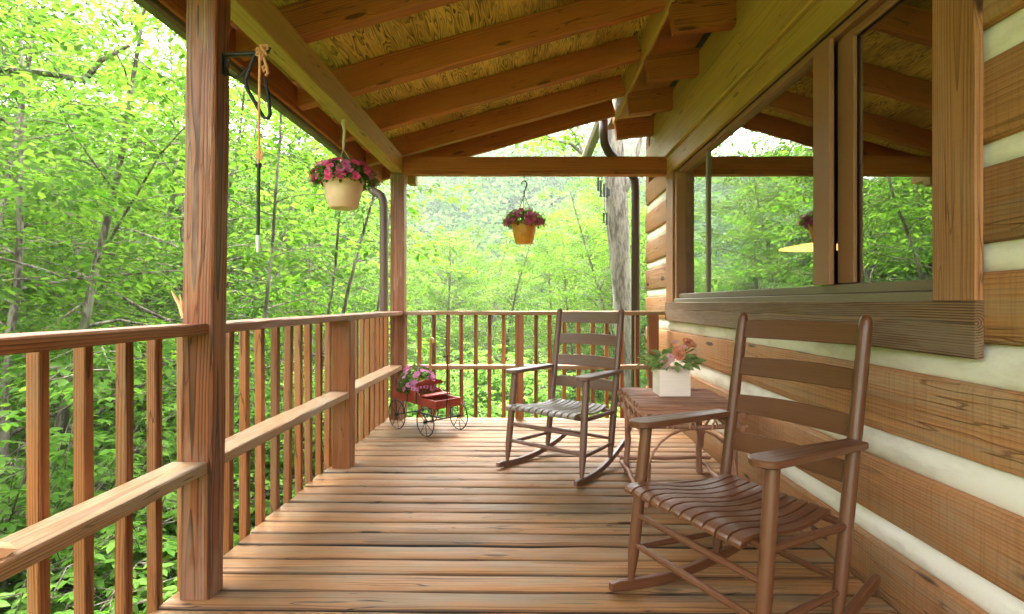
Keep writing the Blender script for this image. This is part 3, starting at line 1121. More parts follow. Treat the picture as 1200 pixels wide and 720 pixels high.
a1 = math.atan2(-.455, -.89) + math.pi / 2
rocking_chair((.738, 2.003, 0), a1, 'brown slat seat rocking chair nearest the camera beside the log wall', M['chair'], M['chair'])
a2 = math.atan2(-.785, -.62) + math.pi / 2
rocking_chair((.226, 3.806, 0), a2, 'weathered brown rocking chair with greyish seat facing left in front of the far railing', M['chair_old'], M['seat_old'])

# ------------------------------------------------------------------ twig table
TX0, TX1, TY0, TY1, TZ = .64, 1.20, 3.05, 3.74, .57
tb = thing('twig_table', 'rustic side table made of reddish twigs between the two rocking chairs', 'side table', ((TX0 + TX1) / 2, (TY0 + TY1) / 2, 0))
def wob(a, b, n, amp):
    a, b = Vector(a), Vector(b)
    d = (b - a).normalized()
    return [a.lerp(b, i / n) + (Vector((R.gauss(0, amp), R.gauss(0, amp), R.gauss(0, amp))) if 0 < i < n else Vector()) for i in range(n + 1)]
m = MB()
yy = TY0 + .012
while yy < TY1:
    r_ = R.uniform(.011, .017)
    yy += r_
    m.tube(wob((TX0 - R.uniform(0, .02), yy, TZ - r_), (TX1 + R.uniform(0, .02), yy, TZ - r_ + R.uniform(-.004, .003)), 5, .0025), [r_ * R.uniform(.9, 1.08) for _ in range(6)], 7, tone=R.uniform(.1, .95))
    yy += r_ + .001
smooth_by_angle(m.build('tabletop', M['table'], tb), 60)
for (x, yv) in ((TX0 + .03, TY0 + .04), (TX1 - .04, TY0 + .04), (TX0 + .03, TY1 - .04), (TX1 - .04, TY1 - .04)):
    m = MB()
    m.tube(wob((x, yv, 0), (x + R.gauss(0, .006), yv, TZ - .03), 7, .003), [.022, .0215, .02, .022, .0195, .021, .02, .021], 9, tone=R.uniform(.3, .5))
    o = m.build('leg', M['table'], tb)
    smooth_by_angle(o, 60)
m = MB()
for z, r_ in ((TZ - .035, .016), (TZ - .115, .014)):
    for yv in (TY0 + .012, TY1 - .012):
        m.tube(wob((TX0 - .03, yv, z), (TX1 + .03, yv, z), 6, .003), [r_] * 7, 8, tone=R.uniform(.4, .8))
    for x in (TX0 + .004, TX1 - .012):
        m.tube(wob((x, TY0 - .03, z - .006), (x, TY1 + .03, z - .006), 6, .003), [r_] * 7, 8, tone=R.uniform(.4, .8))
smooth_by_angle(m.build('apron', M['table'], tb), 60)
m = MB()
def arch(c, half, h, axis, n=9, r_=.006):
    pts = []
    for i in range(n + 1):
        a = math.pi * i / n
        p = Vector(c)
        p[axis] += -math.cos(a) * half
        p.z += math.sin(a) * h
        pts.append(p)
    m.tube(pts, [r_] * (n + 1), 6, tone=R.uniform(.5, .9))
for k in range(4):
    arch((TX0 + .09 + k * .125, TY0 - .004, TZ - .125), .078, .085, 0)
    arch((TX0 - .014, TY0 + .09 + k * .165, TZ - .125), .1, .085, 1)
arch(((TX0 + TX1) / 2, TY0 + .02, .18), .25, .26, 0, 12, .007)
arch(((TX0 + TX1) / 2, TY1 - .03, .18), .25, .26, 0, 12, .007)
arch((TX0 + .02, (TY0 + TY1) / 2, .18), .30, .25, 1, 12, .007)
arch((TX1 - .02, (TY0 + TY1) / 2, .18), .30, .25, 1, 12, .007)
smooth_by_angle(m.build('bent_twig', M['table'], tb), 60)
for a_, b_ in (((TX0 - .02, TY1 - .04, .10), (TX1 + .03, TY1 - .04, .10)), ((TX0 - .02, TY0 + .04, .09), (TX1 + .02, TY0 + .04, .09)),
               ((TX0 + .0, TY0 - .02, .06), (TX0 + .0, TY1 + .02, .06)), ((TX1 - .01, TY0 - .02, .06), (TX1 - .01, TY1 + .02, .06))):
    m = MB()
    m.tube(wob(a_, b_, 6, .004), [.014] * 7, 8)
    smooth_by_angle(m.build('stretcher', M['table'], tb), 60)


# ------------------------------------------------------------------ flowers and foliage helpers
def petal_mesh(npet, r, cone, w, seed, layers=1):
    rr = random.Random(seed)
    V, F, T = [], [], []
    for ly in range(layers):
        sc = 1 - ly * .26
        lift = cone + ly * .5
        for k in range(npet):
            a = 2 * math.pi * (k + ly * .5) / npet + rr.uniform(-.12, .12)
            ca, sa = math.cos(a), math.sin(a)
            tone = rr.uniform(.2, .9)
            b = len(V)
            for (l, s_, z) in ((0, 0, 0), (.55, -w, .30), (.92, -w * .8, .22), (1.0, 0, .16), (.92, w * .8, .22), (.55, w, .30), (.6, 0, .2)):
                l2, s2 = l * r * sc, s_ * r * sc
                V.append((ca * l2 - sa * s2, sa * l2 + ca * s2, z * r * lift * (1 if l < .8 else 1.15) + ly * r * .05))
            F += [(b, b + 1, b + 2, b + 6), (b + 6, b + 2, b + 3, b + 4), (b, b + 6, b + 4, b + 5)]
            T += [tone] * 7
    return V, F, T


def blossoms(root, pts, mats, r, name='blossom', npet=5, layers=1, seeds=3, origin=None):
    protos = []
    for mi, mat in enumerate(mats):
        for sd_ in range(seeds):
            V, F, T = petal_mesh(npet, r, .9, .48, sd_ * 7 + mi, layers)
            me = bpy.data.meshes.new(name)
            me.from_pydata(V, [], F)
            at = me.attributes.new('tone', 'FLOAT', 'POINT')
            at.data.foreach_set('value', np.array(T, np.float32))
            me.materials.append(mat)
            protos.append(me)
    for (p, nrm_) in pts:
        o = bpy.data.objects.new(name, R.choice(protos))
        COL.objects.link(o)
        o.parent = root
        o.location = p
        q = Vector(nrm_).to_track_quat('Z', 'Y')
        o.rotation_euler = (q @ Vector((0, 0, 1)).rotation_difference(Vector((0, 0, 1)))).to_euler()
        k = R.uniform(.75, 1.2)
        o.scale = (k, k, k)


def mound(n, rx, rz_up, droop, size, c=(0, 0, 0), seed=1):
    """leaf cloud over a dome that spills past its rim"""
    g = np.random.default_rng(seed)
    th = g.uniform(0, 2 * np.pi, n)
    e = g.uniform(-.35, 1.0, n)
    rad = np.sqrt(np.clip(1 - np.clip(e, 0, 1) ** 2, .02, 1)) * g.uniform(.35, 1.05, n) ** .6
    z = np.where(e > 0, e * rz_up, e * droop) * g.uniform(.6, 1.1, n)
    pos = np.stack([np.cos(th) * rad * rx, np.sin(th) * rad * rx, z], -1) + np.array(c)
    return pos, th + g.normal(0, .7, n), g.normal(.1, .5, n) - np.where(e < 0, .6, 0), g.normal(0, .5, n), size * g.uniform(.6, 1.25, n), g.uniform(0, 1, n)


def hanging_planter(loc, label, pot_m, petal_ms, rim, h, fol_r, fol_up, hook_z, hanger, nblo, seed):
    p = thing('hanging_planter', label, 'hanging planter', loc)
    m = MB()
    r_ = rim
    prof = [(0.0, 0), (r_ * .62, 0), (r_ * .68, .006), (r_ * .86, h * .5), (r_ * .955, h * .86), (r_, h * .875), (r_ * 1.02, h * .93), (r_ * 1.02, h), (r_ * .96, h), (r_ * .93, h * .9), (0, h * .88)]
    m.lathe(prof, (0, 0, -h), 36)
    o = m.build('pot', pot_m, p, local=True)
    smooth_by_angle(o, 40)
    top = Vector((0, 0, hook_z))
    m = MB()
    if hanger == 'rope':
        j = Vector((.0, 0, hook_z - .20))
        m.tube([top + Vector((.012, 0, .02)), top + Vector((-.004, 0, -.02)), top + Vector((.008, 0, -.07)), j], [.011, .012, .0105, .008], 7)
        m.tube([top + Vector((.012 * math.cos(a), .0, .012 + .012 * math.sin(a))) for a in np.linspace(0, 6.2, 10)], .007, 6)
        smooth_by_angle(m.build('rope', M['wire'], p, local=True), 60)
    else:
        j = Vector((0, 0, hook_z - .19))
        pts = [top + Vector((0, 0, .002)), top + Vector((0, 0, -.055))]
        m.tube(pts, .0035, 6)
        pts = [top + Vector((.028 * math.sin(a) * 1.0, 0, -.085 + .03 * math.cos(a))) for a in np.linspace(-1.6, 2.2, 10)]
        pts += [top + Vector((.012, 0, -.135)), top + Vector((0, 0, -.16)), j]
        m.tube(pts, [.006] * 10 + [.0065, .008, .007], 7)
        smooth_by_angle(m.build('hook', M['iron'], p, local=True), 60)
    for k in range(3):
        a = 2 * math.pi * k / 3 + .4
        m = MB()
        m.tube([j, (math.cos(a) * rim * .98, math.sin(a) * rim * .98, -.004)], .0032, 5)
        m.build('hanger_wire', M['wire'] if hanger == 'rope' else M['iron'], p, local=True)
    pos, yw, pi_, ro, sz, tn = mound(1100, fol_r, fol_up, .085, .035, (0, 0, .0), seed)
    V, F, T = leaves(pos, yw, pi_, ro, sz, tn)
    npmesh('foliage', V, F, T, M['potleaf'], p)
    pts = []
    rr = random.Random(seed)
    for i in range(nblo):
        th = rr.uniform(0, 6.283)
        e = rr.uniform(-.3, .95)
        rad = math.sqrt(max(.05, 1 - max(0, e) ** 2)) * rr.uniform(.85, 1.05)
        z = e * fol_up if e > 0 else e * .10
        d = Vector((math.cos(th) * rad, math.sin(th) * rad, e + .3)).normalized()
        pts.append(((math.cos(th) * rad * fol_r, math.sin(th) * rad * fol_r, z + .012), d))
    blossoms(p, pts, petal_ms, .033)
    return p

hanging_planter((-1.30, 3.84, 2.015), 'cream hanging pot of bright pink flowers under the left eave beam', M['potcream'], [M['petalpink'], M['petalpink'], M['petalmauve']],
                .142, .205, .215, .125, .415, 'rope', 100, 5)
hanging_planter((-.04, 5.42, 1.945), 'orange hanging pot of dark mauve flowers under the far crossbeam', M['potorange'], [M['petalmauve']],
                .128, .212, .20, .125, .468, 'hook', 52, 9)

# flower box on the table
fb = thing('flower_box', 'square whitewashed wooden box of coral artificial flowers on the twig table', 'flower box', (.905, 3.46, TZ + .002))
m = MB()
bw_, bh_ = .19, .165
for sx, sy in ((-1, 0), (1, 0)):
    m.box((sx * (bw_ / 2 - .006), 0, bh_ / 2), (.012, bw_ - .026, bh_), .0015, axis=1, tone=R.uniform(.5, .7))
for sy in (-1, 1):
    m.box((0, sy * (bw_ / 2 - .006), bh_ / 2), (bw_, .012, bh_), .0015, axis=0, tone=R.uniform(.5, .7))
m.box((0, 0, .012), (bw_ - .028, bw_ - .028, .012), .001)
m.box((0, 0, .13), (bw_ - .03, bw_ - .03, .02), .001)
m.build('box', M['whitewash'], fb, local=True)
g = np.random.default_rng(4)
n = 95
th = g.uniform(0, 2 * np.pi, n)
rr_ = g.uniform(.03, .15, n)
pos = np.stack([np.cos(th) * rr_, np.sin(th) * rr_, .175 + g.uniform(0, .12, n) * (1.1 - rr_ / .2)], -1)
V, F, T = leaves(pos, th + g.normal(0, .5, n), g.normal(.15, .45, n), g.normal(0, .5, n), g.uniform(.055, .10, n), g.uniform(0, 1, n))
npmesh('foliage', V, F, T, M['fauxleaf'], fb)
blossoms(fb, [((.025, -.075, .262), (.15, -1, .35))], [M['petalcoral']], .054, 'rose', 7, 3, 1)
blossoms(fb, [((.10, -.04, .32), (.3, -.6, .8))], [M['petalcoral']], .042, 'rose', 6, 3, 1)
blossoms(fb, [((-.065, -.10, .215), (-.3, -1, .25)), ((-.03, -.09, .235), (-.1, -1, .5))], [M['petalblush']], .04, 'rose', 6, 3, 1)
blossoms(fb, [((.07, -.02, .30), (0, -.5, 1)), ((.03, 0, .325), (-.2, -.3, 1))], [M['petalblush']], .03, 'rose', 5, 2, 1)

# ------------------------------------------------------------------ red wagon planter
wg = thing('wagon_planter', 'small red wagon planter with wire wheels full of lilac flowers', 'wagon', (-.9165, 4.98, 0), math.radians(-43))
WL = [(-.34, .262), (-.34, .362), (-.325, .366), (.0, .358), (.03, .352), (.07, .325), (.11, .308), (.305, .305), (.305, .232), (.0, .246)]
def side_panel(yv):
    m = MB()
    m.prism([(x, z) for x, z in WL], .014, Matrix.Translation((0, yv, 0)), .5)
    return m.build('side_panel', M['red'], wg, local=True)
side_panel(-.137)
side_panel(.123)
m = MB()
m.box((-.15, 0, .262), (.36, .244, .012), .001)
m.box((.165, 0, .247), (.26, .244, .012), .001)
m.build('floor_board', M['red'], wg, local=True)
for (x, z0, z1, nm) in ((-.333, .265, .362, 'tail_board'), (.298, .235, .306, 'front_board'), (.004, .268, .350, 'divider')):
    m = MB()
    m.box((x, 0, (z0 + z1) / 2), (.012, .244, z1 - z0), .0015)
    m.build(nm, M['red'], wg, local=True)
m = MB()
m.box((.115, 0, .328), (.10, .262, .012), .002)
m.build('seat', M['red'], wg, local=True)
m = MB()
V = []
outl = [(-.15, 0), (.15, 0), (.15, .022), (.12, .036), (.06, .05), (-.06, .05), (-.12, .036), (-.15, .022)]
m.prism(outl, .012, Matrix.Translation((.03, 0, .405)) @ Matrix.Rotation(math.radians(90), 4, 'Z'), .5)
for k in range(7):
    m.tube([(.024, -.11 + k * .0367, .352), (.024, -.11 + k * .0367, .41)], .006, 6)
m.build('seat_back', M['red'], wg, local=True)
m = MB()
for x in (-.12, .02):
    for s in (-1, 1):
        m.box((x, s * .1385, .305), (.014, .003, .11), .0008, axis=2)
m.build('iron_strap', M['iron'], wg, local=True)
for (x, rad) in ((-.215, .13), (.215, .122)):
    for s in (-1, 1):
        m = MB()
        cx, cy, cz = x, s * .185, rad
        nn = 28
        m.tube([(cx + rad * math.cos(2 * math.pi * i / nn), cy, cz + rad * math.sin(2 * math.pi * i / nn)) for i in range(nn + 1)], .0055, 6, caps=False)
        for k in range(8):
            a = 2 * math.pi * k / 8 + .2
            m.tube([(cx, cy, cz), (cx + (rad - .003) * math.cos(a), cy, cz + (rad - .003) * math.sin(a))], .003, 5)
        m.tube([(cx, cy - .014, cz), (cx, cy + .014, cz)], .014, 10)
        o = m.build('wheel', M['iron'], wg, local=True)
        smooth_by_angle(o, 60)
    m = MB()
    m.tube([(x, -.19, rad), (x, .19, rad)], .006, 6)
    for s in (-1, 1):
        m.tube([(x - .03, s * .10, .25), (x, s * .11, rad), (x + .03, s * .10, .25)], .0045, 6)
    m.build('axle', M['iron'], wg, local=True)
m = MB()
m.tube([(-.2, 0, .135), (.215, 0, .125)], .007, 6)
m.build('undercarriage', M['iron'], wg, local=True)
m = MB()
m.tube([(.30, -.03, .235), (.318, -.03, .30), (.322, -.03, .52), (.325, -.03, .70)], .0045, 6)
m.tube([(.325, -.075, .69), (.325, .015, .69)], .004, 6)
m.build('tongue', M['iron'], wg, local=True)
m = MB()
pts = [(-.10, .10, .36), (-.095, .10, .62), (-.09, .10, .78)] + [(-.09 + .022 - .022 * math.cos(a), .10, .79 + .026 * math.sin(a)) for a in np.linspace(0, 3.6, 8)]
m.tube(pts, [.012] * 3 + [.013] * 8, 8)
smooth_by_angle(m.build('cane_handle', M['canewood'], wg, local=True), 60)
pos, yw, pi_, ro, sz, tn = mound(900, .19, .20, .07, .034, (0, 0, 0), 21)
pos[:, 1] *= .85
pos += np.array((-.165, 0, .36))
V, F, T = leaves(pos, yw, pi_, ro, sz, tn)
npmesh('foliage', V, F, T, M['potleaf'], wg)
pts = []
for i in range(70):
    th = R.uniform(0, 6.283)
    e = R.uniform(-.15, .98)
    rad = math.sqrt(max(.05, 1 - max(0, e) ** 2)) * R.uniform(.9, 1.06)
    pts.append(((-.165 + math.cos(th) * rad * .20, math.sin(th) * rad * .17, .372 + e * (.20 if e > 0 else .08)), Vector((math.cos(th) * rad, math.sin(th) * rad, e + .3)).normalized()))
blossoms(wg, pts, [M['petallilac']], .026)

# ------------------------------------------------------------------ dinner bell on its bracket
bell = thing('dinner_bell', 'black iron triangle bell with rope on a scrolled bracket fixed to the foreground post', 'bell', (-1.20, 2.17, 2.05))
sx = lambda px, py, Y=2.17: Vector(((px - 619) / 640 * Y, Y, EYE + (355 - py) / 640 * Y))
m = MB()
m.box(sx(261.5, 76) + Vector((0.0, 0, 0)), (.012, .035, .085), .002, axis=2)
a_, b_ = sx(262, 65), sx(300, 63)
m.beam(a_, b_, .022, .012, bev=.002)
m.tube([b_, sx(309, 64), sx(314, 61), sx(316.5, 56)], [.007, .007, .006, .005], 7)
arcp = [sx(264, 88)]
for k in range(14):
    a = math.radians(200 + k * 19)
    rr2 = 11 - .35 * k
    arcp.append(sx(276 + rr2 * math.cos(a), 80 + 0 - rr2 * math.sin(a) * 1.0))
m.tube([sx(264, 72), sx(264.5, 80), sx(268, 87.5), sx(275, 91.5), sx(282, 89.5), sx(286.5, 84), sx(286, 80.5), sx(283, 80)], [.005] * 8, 6)
m.tube([sx(264, 68), sx(270, 69), sx(266, 74), sx(264, 82)], [.004] * 4, 6)
smooth_by_angle(m.build('bracket', M['iron'], bell), 50)
m = MB()
tri = [(300, 62), (296.5, 70), (291, 84), (288, 94), (288.6, 101), (291, 107), (298, 119), (306, 133), (310, 138.5), (314, 139), (316.5, 134), (315.5, 122), (313, 105), (310.5, 92)]
m.tube([sx(px, py, 2.17) for px, py in tri], [.0075] * len(tri), 8)
smooth_by_angle(m.build('triangle', M['iron'], bell), 60)
m = MB()
m.tube([sx(304.5, 60, 2.15), sx(304.2, 90, 2.15), sx(303.6, 130, 2.15), sx(303.5, 168, 2.15), sx(303.0, 192, 2.15)], [.0055, .005, .0045, .005, .006], 7)
for k in range(9):
    c_ = sx(R.uniform(299, 310), R.uniform(56, 66), 2.15)
    pts = [c_ + Vector((R.gauss(0, .009), R.gauss(0, .007), R.gauss(0, .009))) for _ in range(4)]
    m.tube(pts, .005, 6)
m.tube([sx(308, 64, 2.15), sx(311, 74, 2.15), sx(313.5, 80, 2.15), sx(309, 84, 2.15), sx(308, 79, 2.15), sx(312, 75, 2.15), sx(314, 86, 2.15), sx(311, 89, 2.15)], .0055, 6)
for k in range(4):
    m.tube([sx(303.4, 174, 2.15), sx(303 + R.uniform(-3, 5), 180 + R.uniform(-3, 5), 2.15), sx(304 + R.uniform(-1, 5), 187, 2.15)], .004, 5)
smooth_by_angle(m.build('rope', M['rope'], bell), 60)
m = MB()
m.tube([sx(303.2, 192, 2.15), sx(302.4, 277, 2.15)], .0068, 8)
m.tube([sx(303.3 + 3 * math.cos(a), 194 + 3 * math.sin(a), 2.15) for a in np.linspace(0, 6.28, 9)], .003, 6)
smooth_by_angle(m.build('striker', M['iron'], bell), 60)
m = MB()
m.tube([sx(302.3, 276, 2.15), sx(302.1, 283, 2.15), sx(302, 296, 2.15)], [.009, .0085, .006], 8)
m.build('striker_tip', M['clear'], bell)

# ------------------------------------------------------------------ trees
def limb_path(rng, p, d, L, n, up, wander):
    pts = [Vector(p)]
    d = Vector(d).normalized()
    for i in range(n):
        d = (d + Vector((rng.gauss(0, wander), rng.gauss(0, wander), rng.gauss(0, wander) + up))).normalized()
        pts.append(pts[-1] + d * (L / n))
    return pts


def grow(seed, H, r0, crown, lo, nlimb, leaf, per, leafmat_, stems=1, sides=7, shape='A', flat=.07, up0=.45, barkm=None, droop=-.07, subs=.36, clear=None):
    """returns (trunk mesh builder, leaf arrays); local coordinates, base at the origin"""
    rng = random.Random(seed)
    g = np.random.default_rng(seed)
    mb = MB()
    P, YW = [], []
    for st in range(stems):
        lean = Vector((rng.gauss(0, .05), rng.gauss(0, .05), 1)) if stems == 1 else Vector((math.cos(st * 6.28 / stems + seed) * .22, math.sin(st * 6.28 / stems + seed) * .22, 1))
        Hs = H * (1 if st == 0 else rng.uniform(.75, .95))
        tr = limb_path(rng, (0, 0, -.6), lean, Hs + .6, 12, .03, .05)
        rads = [r0 * (1 - (i / 12) * .86) for i in range(13)]
        mb.tube(tr, rads, sides)
        for k in range(nlimb):
            h = lo + (1 - lo) * (k + rng.random() * .8) / nlimb
            i = min(11, int(h * 12))
            f = h * 12 - i
            p = tr[i].lerp(tr[i + 1], f)
            az = k * 2.399 + rng.uniform(-.5, .5) + st
            Lm = crown * (.45 + .55 * math.sin(math.pi * min(1, .22 + (h - lo) / (1.001 - lo) * .78))) * rng.uniform(.7, 1.15)
            upv = up0 * (1.0 - .1 * h) + rng.uniform(-.1, .15)
            d = (math.cos(az), math.sin(az), upv)
            lp_ = limb_path(rng, p, d, Lm, 6, droop, .10)
            rl_ = max(.006, rads[i] * .42)
            mb.tube(lp_, [rl_ * (1 - j / 6 * .82) for j in range(7)], max(4, sides - 2), caps=False)
            nsub = max(3, int(Lm / subs))
            for q in range(nsub):
                k2 = .25 + .75 * (q + rng.random()) / nsub
                ii = min(5, int(k2 * 6))
                pp = lp_[ii].lerp(lp_[ii + 1], k2 * 6 - ii)
                tang = (lp_[ii + 1] - lp_[ii]).normalized()
                side = 1 if q % 2 else -1
                a2 = math.atan2(tang.y, tang.x) + side * rng.uniform(.3, 1.2)
                Ls = Lm * rng.uniform(.16, .34) * (1.25 - .6 * k2) + .1
                sub = limb_path(rng, pp, (math.cos(a2), math.sin(a2), rng.uniform(-.05, .3)), Ls, 3, -.08, .1)
                mb.tube(sub, [rl_ * .34, rl_ * .25, rl_ * .16, rl_ * .08], 4, caps=False)
                n = int(per * (.7 + .6 * rng.random()))
                s_ = g.uniform(.1, 1.08, n)
                a = np.array([list(v) for v in sub])
                idx = np.clip((s_ * 3).astype(int), 0, 2)
                pos = a[idx] + (a[idx + 1] - a[idx]) * (s_ * 3 - idx)[:, None]
                lat = g.normal(0, .26 * Ls + leaf * .8, n)
                pos = pos + np.stack([-math.sin(a2) * lat, math.cos(a2) * lat, g.normal(0, flat, n) - np.abs(lat) * .12], -1)
                P.append(pos)
                YW.append(a2 + np.sign(lat) * g.uniform(.2, 1.1, n))
    pos = np.concatenate(P)
    yaw = np.concatenate(YW)
    n = len(pos)
    tone = np.clip(g.normal(.5, .27, n), 0, 1)
    L = leaves(pos, yaw, g.normal(-.30, .28, n), g.normal(0, .42, n), leaf * g.uniform(.6, 1.25, n), tone, shape)
    return mb, L


def tree_proto(name, label, cat, leafm, barkm, args, group=None):
    mb, (V, F, T) = grow(*args[0], **args[1])
    t_ = thing(name, label, cat, (0, 0, 0), 0, group)
    o = mb.build('trunk', barkm, t_, smooth=True, local=True)
    npmesh('crown', V, F, T, leafm, t_)
    return t_

def place(proto, x, y, rz_=None, sc=1.0, first=[set()], z=None, label=None, group=None, cat=None):
    if proto.name in first[0]:
        o = copy_tree(proto)
    else:
        first[0].add(proto.name)
        o = proto
    o.location = (x, y, float(ground_z(x, y)) if z is None else z)
    o.rotation_euler = (0, 0, R.uniform(0, 6.28) if rz_ is None else rz_)
    o.scale = (sc, sc, sc)
    if label:
        o['label'] = label
    if group:
        o['group'] = group
    return o

GW = 'green maples filling the woods left of the porch'
LW = 'leafy green maple among the crowded woods left of the porch'
mapA = tree_proto('maple_tree', LW, 'tree', M['leaf'], M['bark'], ((101, 9.5, .085, 3.3, .12, 28, .092, 66, None), dict(stems=1)), GW)
mapB = tree_proto('maple_tree', LW, 'tree', M['leaf'], M['bark'], ((202, 11.5, .12, 4.2, .14, 30, .098, 68, None), dict(stems=1)), GW)
mapC = tree_proto('maple_tree', LW, 'tree', M['leaf'], M['bark'], ((303, 8.5, .075, 3.0, .18, 16, .092, 64, None), dict(stems=3)), GW)
# tall background trees, larger and with coarser leaves
GB = 'tall trees standing behind the nearer maples'
LB = 'tall background tree rising behind the nearer maples left of the porch'
bigA = tree_proto('woodland_tree', LB, 'tree', M['leaf'], M['bark'], ((404, 18, .24, 5.8, .08, 46, .20, 52, None), dict(shape='K', flat=.16, subs=.62)), GB)
bigB = tree_proto('woodland_tree', LB, 'tree', M['leaf_mid'], M['bark'], ((505, 14, .2, 5.4, .06, 44, .185, 52, None), dict(shape='K', flat=.18, subs=.58, up0=.6)), GB)
# nearer maples on the left: (x, y, prototype, scale)
for (x, y, pr, sc) in ((-5.9, 6.2, mapC, 1.0), (-8.2, 7.6, mapA, 1.05), (-5.6, 9.2, mapB, .85), (-7.2, 11.5, mapA, 1.1), (-10.5, 10.5, mapB, 1.0),
                       (-5.4, 13.5, mapA, .7), (-9.2, 14.5, mapC, 1.35), (-8.6, 17.0, mapB, 1.1), (-13, 13.5, mapA, 1.25), 
                       (-14.5, 9.5, mapC, 1.5), (-16, 3, mapB, 1.3)):
    place(pr, x, y, sc=sc)
for (x, y, pr, sc) in ((-18, 15, bigA, 1.15), (-14.5, 19, bigB, 1.1), (-21, 11, bigB, 1.3), (-24, 18, bigA, 1.3), (-13, 23, bigA, .9), (-22, 22, bigA, 1.15), (-16, 26, bigB, 1.2), (-9.5, 25, bigB, .95), (-26, 14, bigB, 1.2), (-24, 30, bigA, 1.2),
                       (-15, 36, bigA, 1.0), (-30, 24, bigA, 1.2), (-20, 8, bigA, 1.0), (-33, 38, bigB, 1.5)):
    place(pr, x, y, sc=sc)
# trees across the little valley beyond the far railing
GV = 'rounded yellow green trees beyond the far railing'
LV = 'rounded yellow green tree in the valley beyond the far railing'
for (x, y, pr, sc) in ((-3.6, 24, bigA, .40), (-1.2, 21, bigB, .46), (-6.5, 31, bigB, .66), (-2.5, 33, bigA, .50), (1.2, 26, bigA, .46), (2.6, 20, bigB, .48), (-5.2, 19, bigA, .34), (4.0, 31, bigA, .60),
                       (-9, 44, bigB, .85), (-3, 46, bigB, .8), (3, 44, bigB, .85), (9, 48, bigB, .95)):
    place(pr, x, y, sc=sc, label=LV, group=GV)
GR = 'taller trees to the right of the valley near the grey trunk'
LR = 'taller lush tree to the right of the valley beside the pale grey trunk'
for (x, y, pr, sc) in ((2.7, 15.5, mapB, .58), (3.4, 19, bigB, .52), (5.2, 23, bigB, .62), (3.4, 27, bigA, .52), (7.5, 16, bigB, .6), (9.5, 28, bigA, .7), (4.6, 13.0, mapA, .62), (1.6, 18, mapA, .62)):
    place(pr, x, y, sc=sc, label=LR, group=GR)
# slender saplings in front of the woods, between the posts
GS = 'slender saplings between the foreground post and the far corner post'
LS = 'slender straight sapling rising just outside the left railing beyond the large post'
sap = tree_proto('sapling', LS, 'tree', M['leaf'], M['bark'], ((606, 6.8, .032, 1.5, .12, 24, .10, 16, None), dict(sides=6, up0=.35, subs=.4)), GS)
sap2 = tree_proto('sapling', LS, 'tree', M['leaf'], M['bark'], ((616, 5.8, .028, 1.25, .22, 18, .095, 16, None), dict(sides=6, up0=.35, subs=.4)), GS)
for (x, y, pr, sc) in ((-3.35, 6.7, sap, 1.0), (-3.0, 7.5, sap2, 1.1), (-2.6, 7.0, sap2, 1.2), (-4.2, 7.0, sap, 1.1), (-2.9, 10, sap, 1.1)):
    place(pr, x, y, sc=sc)

# mossy bare limb reaching in from the left
def px3(px, py, Y):
    return Vector(((px - 619) / 640 * Y, Y, EYE + (355 - py) / 640 * Y))
mt = thing('leaning_tree', 'dark tree off the left edge whose crooked mossy limb reaches across the top left', 'tree', (-8.2, 6.4, float(ground_z(-8.2, 6.4))))
m = MB()
m.tube([Vector((-8.2, 6.4, -3.0)), Vector((-8.1, 6.4, 0)), Vector((-8.0, 6.3, 2.4)), Vector((-7.9, 6.3, 5.5)), Vector((-7.6, 6.5, 9.5))], [.2, .17, .14, .11, .05], 10)
smooth_by_angle(m.build('trunk', M['bark'], mt), 60)
m = MB()
pl = [Vector((-7.95, 6.3, 3.55)), px3(-60, 84, 6.2), px3(0, 82, 6.1), px3(35, 84, 6.0), px3(70, 89, 5.95), px3(98, 94, 5.9), px3(108, 84, 5.9), px3(118, 71, 5.85), px3(140, 60, 5.8), px3(152, 53, 5.8)]
m.tube(pl, [.06, .042, .036, .032, .03, .032, .03, .025, .018, .012], 8)
m.tube([px3(140, 60, 5.8), px3(160, 70, 5.8), px3(180, 84, 5.8), px3(205, 97, 5.75), px3(225, 104, 5.7)], [.012, .008, .007, .005, .003], 5)
m.tube([px3(70, 89, 5.95), px3(60, 72, 6.0), px3(44, 60, 6.0), px3(40, 44, 6.1)], [.012, .009, .006, .003], 5)
smooth_by_angle(m.build('limb', M['bark'], mt), 60)
g = np.random.default_rng(77)
P = []
for (px, py) in ((150, 50), (175, 84), (205, 95), (40, 50), (20, 40), (60, 70), (225, 104), (120, 30), (90, 30), (170, 30), (30, 20), (130, 110), (190, 55)):
    c_ = np.array(px3(px, py, 5.8))
    P.append(c_ + g.normal(0, 1, (48, 3)) * np.array((.32, .32, .08)))
P = np.concatenate(P)
n = len(P)
V, F, T = leaves(P, g.uniform(0, 6.28, n), g.normal(-.3, .3, n), g.normal(0, .4, n), g.uniform(.06, .12, n), g.uniform(0, 1, n))
npmesh('crown', V - np.array(mt.location), F, T, M['leaf'], mt)

# grey barked tree by the far right corner
gt_ = thing('grey_barked_tree', 'stout pale grey tree trunk standing just beyond the far end of the cabin wall', 'tree', (1.55, 8.9, float(ground_z(1.55, 8.9))))
m = MB()
tp = [px3(747, 640, 8.9), px3(744, 540, 8.9), px3(739, 460, 8.9), px3(731, 380, 8.9), px3(726, 300, 8.9), px3(722, 230, 8.9), px3(719, 170, 8.9), px3(712, 90, 8.9), px3(706, -40, 8.9), px3(690, -200, 8.9)]
rr_ = [.25, .185, .15, .15, .16, .185, .15, .11, .08, .05]
